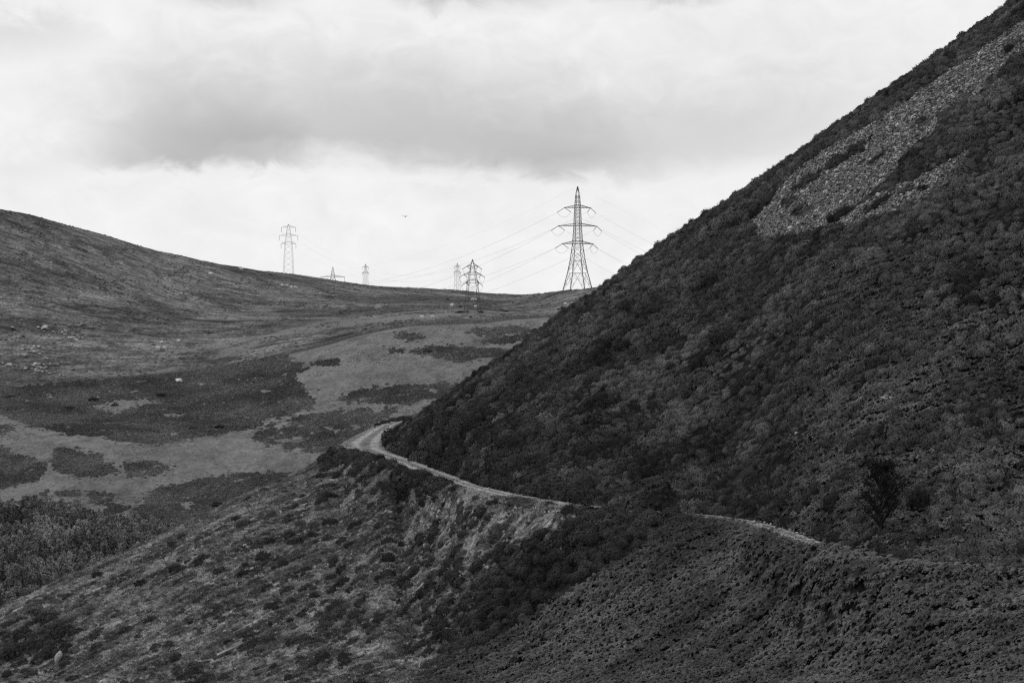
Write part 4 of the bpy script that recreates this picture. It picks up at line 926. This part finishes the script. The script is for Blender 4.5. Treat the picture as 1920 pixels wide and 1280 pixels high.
def pylon(name, loc, rz, prof, levels, arms, kind, label, leg=.34, br=.17, string=4.2, group=None):
    """prof: (height, half width); levels: panel heights; arms: (height, half length); kind tension / suspension"""
    root = link(name, None, None, loc, rz, None, label=label, category='pylon')
    if group: root['group'] = group
    P = np.array(prof, float); hw = lambda h: float(np.interp(h, P[:, 0], P[:, 1])); top = P[-1, 0]
    cs = [(-1, -1), (1, -1), (1, 1), (-1, 1)]; C = lambda h, k: (cs[k % 4][0] * hw(h), cs[k % 4][1] * hw(h), h)
    body = []
    for i in range(len(levels) - 1):
        h0, h1 = levels[i], levels[i + 1]
        for k in range(4):
            body.append((C(h0, k), C(h1, k), leg * (1 - .45 * h0 / top)))
            if h1 - h0 > 5.5:                       # tall foot panels: inverted V with secondary bracing
                m = tuple((np.array(C(h1, k)) + np.array(C(h1, k + 1))) / 2)
                body += [(C(h0, k), m, br), (C(h0, k + 1), m, br), (C(h1, k), C(h1, k + 1), br * 1.2)]
                for f in (.35, .65):
                    a = np.array(C(h0, k)) * (1 - f) + np.array(m) * f; b = np.array(C(h0, k + 1)) * (1 - f) + np.array(m) * f; hh = h0 + (h1 - h0) * f
                    body += [(tuple(a), C(hh, k), br * .7), (tuple(b), C(hh, k + 1), br * .7), (tuple(a), C(min(h1, hh + (h1 - h0) * .3), k), br * .7), (tuple(b), C(min(h1, hh + (h1 - h0) * .3), k + 1), br * .7)]
            else: body += [(C(h0, k), C(h1, k + 1), br), (C(h0, k + 1), C(h1, k), br)]
    for h in [a[0] for a in arms] + [a[0] + 1.4 for a in arms]:
        for k in range(4): body.append((C(h, k), C(h, k + 1), br * 1.3))
    link('lattice_body', mesh_np('lattice_body', *bars(body), MT['steel']), root)
    tips = []
    for h, la in arms:
        for sd in (-1, 1):
            w0, w1 = hw(h), hw(h + 1.4); tip = np.array([sd * la, 0, h]); sg = []
            for sy in (-1, 1):
                a = np.array([sd * w0, sy * w0, h]); b = np.array([sd * w1, sy * w1, h + 1.4]); t2 = tip + np.array([0, sy * .35, 0]); sg += [(a, t2, br * 1.5), (b, t2, br * 1.4)]
                for f in (.33, .66): sg.append((a + (t2 - a) * f, b + (t2 - b) * f, br * .8))
                sg.append((a + (t2 - a) * .33, b, br * .7)); sg.append((a + (t2 - a) * .66, b + (t2 - b) * .33, br * .7))
            sg.append((tip + np.array([0, -.5, 0]), tip + np.array([0, .5, 0]), br * 3)); sg.append((tip - np.array([sd * .7, 0, 0]), tip + np.array([sd * .2, 0, 0]), br * 2.6))
            link('crossarm', mesh_np('crossarm', *bars(sg), MT['steel']), root)
            ends = []
            if kind == 'tension':
                for dv in ((sd * .74 * string, .35 * string, -.52 * string), (-sd * .55 * string, -.5 * string, -.5 * string)):
                    e = tip + np.array(dv); ends.append(e)
                    n = 9; pts = [tip + np.array(dv) * f for f in np.linspace(.05, 1, n * 2)]; rad = [.1 if q % 2 else .17 for q in range(n * 2)]
                    v, q = tube(pts, rad, 6); link('insulator', mesh_np('insulator', np.array(v), [np.array(q)], MT['insulator']), root)
                v, q = tube(catenary(ends[0], ends[1], 2.6, 14), [.05] * 14, 4); link('jumper_loop', mesh_np('jumper_loop', np.array(v), [np.array(q)], MT['cable']), root)
            elif kind == 'suspension':
                e = tip + np.array([0, 0, -string]); ends = [e, e]; n = 9; pts = [tip + np.array([0, 0, -string * f]) for f in np.linspace(.05, 1, n * 2)]
                v, q = tube(pts, [.09 if q % 2 else .15 for q in range(n * 2)], 6); link('insulator', mesh_np('insulator', np.array(v), [np.array(q)], MT['insulator']), root)
            tips.append((sd, h, ends))
    R3 = np.array([[math.cos(rz), -math.sin(rz), 0], [math.sin(rz), math.cos(rz), 0], [0, 0, 1]])
    return [(sd, h, [R3 @ e + np.array(loc) for e in en]) for sd, h, en in tips], R3 @ np.array([0, 0, top]) + np.array(loc)
def wire(a, b, sag, r, label, group):
    p = catenary(a, b, sag, 40); o = p[0].copy(); v, q = tube(p - o, [r] * 40, 4)
    link('power_line', mesh_np('power_line', np.array(v), [np.array(q)], MT['cable']), None, tuple(o), label=label, category='power line', group=group)
def at(X, row, D): return np.array([(X - 960) / F * D, D, row2z(row, D)])

# the large tension pylon on the right of the saddle
DB = 1450.0; bx, by, bz = (1083 - 960) / F * DB, DB, float(far_z(np.array([(1083 - 960) / F * DB]), np.array([DB]))[0])
topz = row2z(348.5, DB); HB = topz - bz; k_ = HB / 53.3
prof = [(0, 6.0), (9 * k_, 4.1), (15.5 * k_, 3.05), (23.6 * k_, 2.1), (32.6 * k_, 1.6), (42 * k_, 1.28), (49 * k_, .85), (HB, .12)]
lv = [-1.5] + [q * k_ for q in (9, 15.5, 20, 23.6, 26, 28.2, 30.4, 32.6, 34.6, 36.6, 38.6, 40.3, 42, 44.3, 46.6, 49)] + [HB]
lv[0] = 0
arms = [(row2z(456, DB) - bz, 8.3), (row2z(422.7, DB) - bz, 10.3), (row2z(388.5, DB) - bz, 7.0)]
tipsB, apexB = pylon('electricity_pylon', (bx, by, bz - .3), math.radians(18), prof, lv, arms, 'tension', 'tallest lattice pylon with three crossarms standing on the saddle by the steep hillside', .3, .125, 4.6)
# its conductors: left and away behind the saddle, right behind the steep hill
rowL = {0: 600, 1: 566, 2: 534}; rowR = {0: 640, 1: 600, 2: 560}
for i, (sd, h, en) in enumerate(tipsB):
    lvl = i // 2; lf = en[0] if sd < 0 else en[1]; rt = en[1] if sd < 0 else en[0]; nm = ('lowest', 'middle', 'top')[lvl]; sn = 'outer' if sd < 0 else 'inner'; sn2 = 'inner' if sd < 0 else 'outer'
    wire(lf, at(640 + 14 * sd, rowL[lvl], 2200), 9, .036, '%s conductor from the %s crossarm of the tallest pylon sloping down left behind the saddle' % (sn, nm), 'conductors left of the tallest pylon')
    wire(rt, at(1480 + 20 * sd, rowR[lvl], 1650), 5, .03, '%s conductor from the %s crossarm of the tallest pylon running right behind the hillside' % (sn2, nm), 'conductors right of the tallest pylon')
wire(apexB, at(640, 505, 2200), 8, .014, 'thin earth wire from the tip of the tallest pylon towards the left', 'earth wires'); wire(apexB, at(1500, 520, 1650), 5, .014, 'thin earth wire from the tip of the tallest pylon towards the right', 'earth wires')

def small_pylon(X, apex, D, armpx, base_hw, top_hw, kind, label, rz, base_row=None, string=3.4, leg=.4, br=.2):
    x = (X - 960) / F * D
    z0 = row2z(base_row, D) if base_row else float(far_z(np.array([x]), np.array([D]))[0]); H = row2z(apex, D) - z0; m = D / F
    lowest = row2z(armpx[-1][0], D) - z0; topa = row2z(armpx[0][0], D) - z0
    prof = [(0, base_hw), (lowest, (base_hw * .45 + top_hw * .75)), (topa, top_hw), (H - .3, top_hw * .3), (H, .1)]
    if lowest < 4: prof = [(0, base_hw), (max(topa, 1), top_hw), (H, .1)]
    n1 = max(2, int(lowest / 4.2)); lv = list(np.linspace(0, lowest, n1 + 1)) + list(np.linspace(lowest, H, max(4, int((H - lowest) / 2.6)) + 1))[1:]
    arms = [(row2z(r, D) - z0, w * m) for r, w in armpx[::-1]]
    return pylon('electricity_pylon', (x, D, z0 - .3), rz, prof, lv, arms, kind, label, leg, br, string)
x886, y886, z886 = fhit(886, 587)
small_pylon(886, 485, y886, [(498, 11), (513.5, 17), (529, 13)], 3.3, .8, 'tension', 'small lattice pylon whose foot stands on the moor in front of the skyline', math.radians(14), None, 2.6, .2, .07)
tA, apA = small_pylon(541, 419.5, 2120, [(425.5, 13.5), (441, 17.5), (456, 14)], 4.2, .95, 'suspension', 'slim faint pylon with three drooping crossarms behind the left skyline', math.radians(12), 545, 3.6, .12, .05)
small_pylon(624, 500, 2300, [(518.5, 22)], 2.9, 1.5, 'suspension', 'pylon of which only the tip and one wide crossarm rise over the skyline', math.radians(8), 570, 6.5, .24, .12)
small_pylon(685.5, 494, 2550, [(500, 10), (511, 12)], 2.2, .6, 'suspension', 'slim pylon seen end on, left of the middle of the skyline', math.radians(62), 560, 2.2, .12, .05)
tC, apC = small_pylon(857.5, 492.5, 2400, [(499, 10), (510, 12)], 2.4, .65, 'suspension', 'faint slim pylon on the skyline right behind the small pylon', math.radians(60), 568, 2.2, .12, .05)
for i in range(4):
    wire(tA[i + 2][2][0], tC[i][2][0], 16, .016, '%s conductor strung between the slim left pylon and the faint pylon' % ('low front', 'low rear', 'high front', 'high rear')[i], 'conductors between the slim pylons')

# ------------------------------------------------------------------ bird
def bird():
    D = 620.0; c = at(760, 406, D)
    body, bq = tube([(-.3, 0, .02), (-.2, 0, .02), (-.05, 0, 0), (.12, 0, 0), (.22, 0, .03), (.3, 0, .02), (.36, 0, .0)], [.02, .05, .09, .09, .06, .05, .01], 8)
    parts = [(body, bq)]
    for s in (-1, 1):
        top = [(.14, s * .05, .06), (.2, s * .28, .13), (.08, s * .55, .09), (-.06, s * .7, .05)]; bot = [(-.1, s * .05, .04), (-.06, s * .28, .1), (-.1, s * .52, .07), (-.1, s * .7, .04)]
        V = []
        for p, q in zip(top, bot): V += [(p[0], p[1], p[2] + .012), (q[0], q[1], q[2] + .008), (q[0], q[1], q[2] - .008), (p[0], p[1], p[2] - .012)]
        Q = [(4 * i + k, 4 * i + (k + 1) % 4, 4 * i + 4 + (k + 1) % 4, 4 * i + 4 + k) for i in range(3) for k in range(4)]; parts.append((V, Q))
    parts.append(([(-.28, -.04, .02), (-.28, .04, .02), (-.46, .09, .03), (-.46, -.09, .03)], [(0, 1, 2, 3)]))
    v, q = join(parts); link('bird', mesh_np('bird', v, [q], MT['feather'], True), None, tuple(c), math.radians(115), (1.25, 1.25, 1.25), label='dark bird gliding in the bright sky left of the tallest pylon', category='bird')
bird()
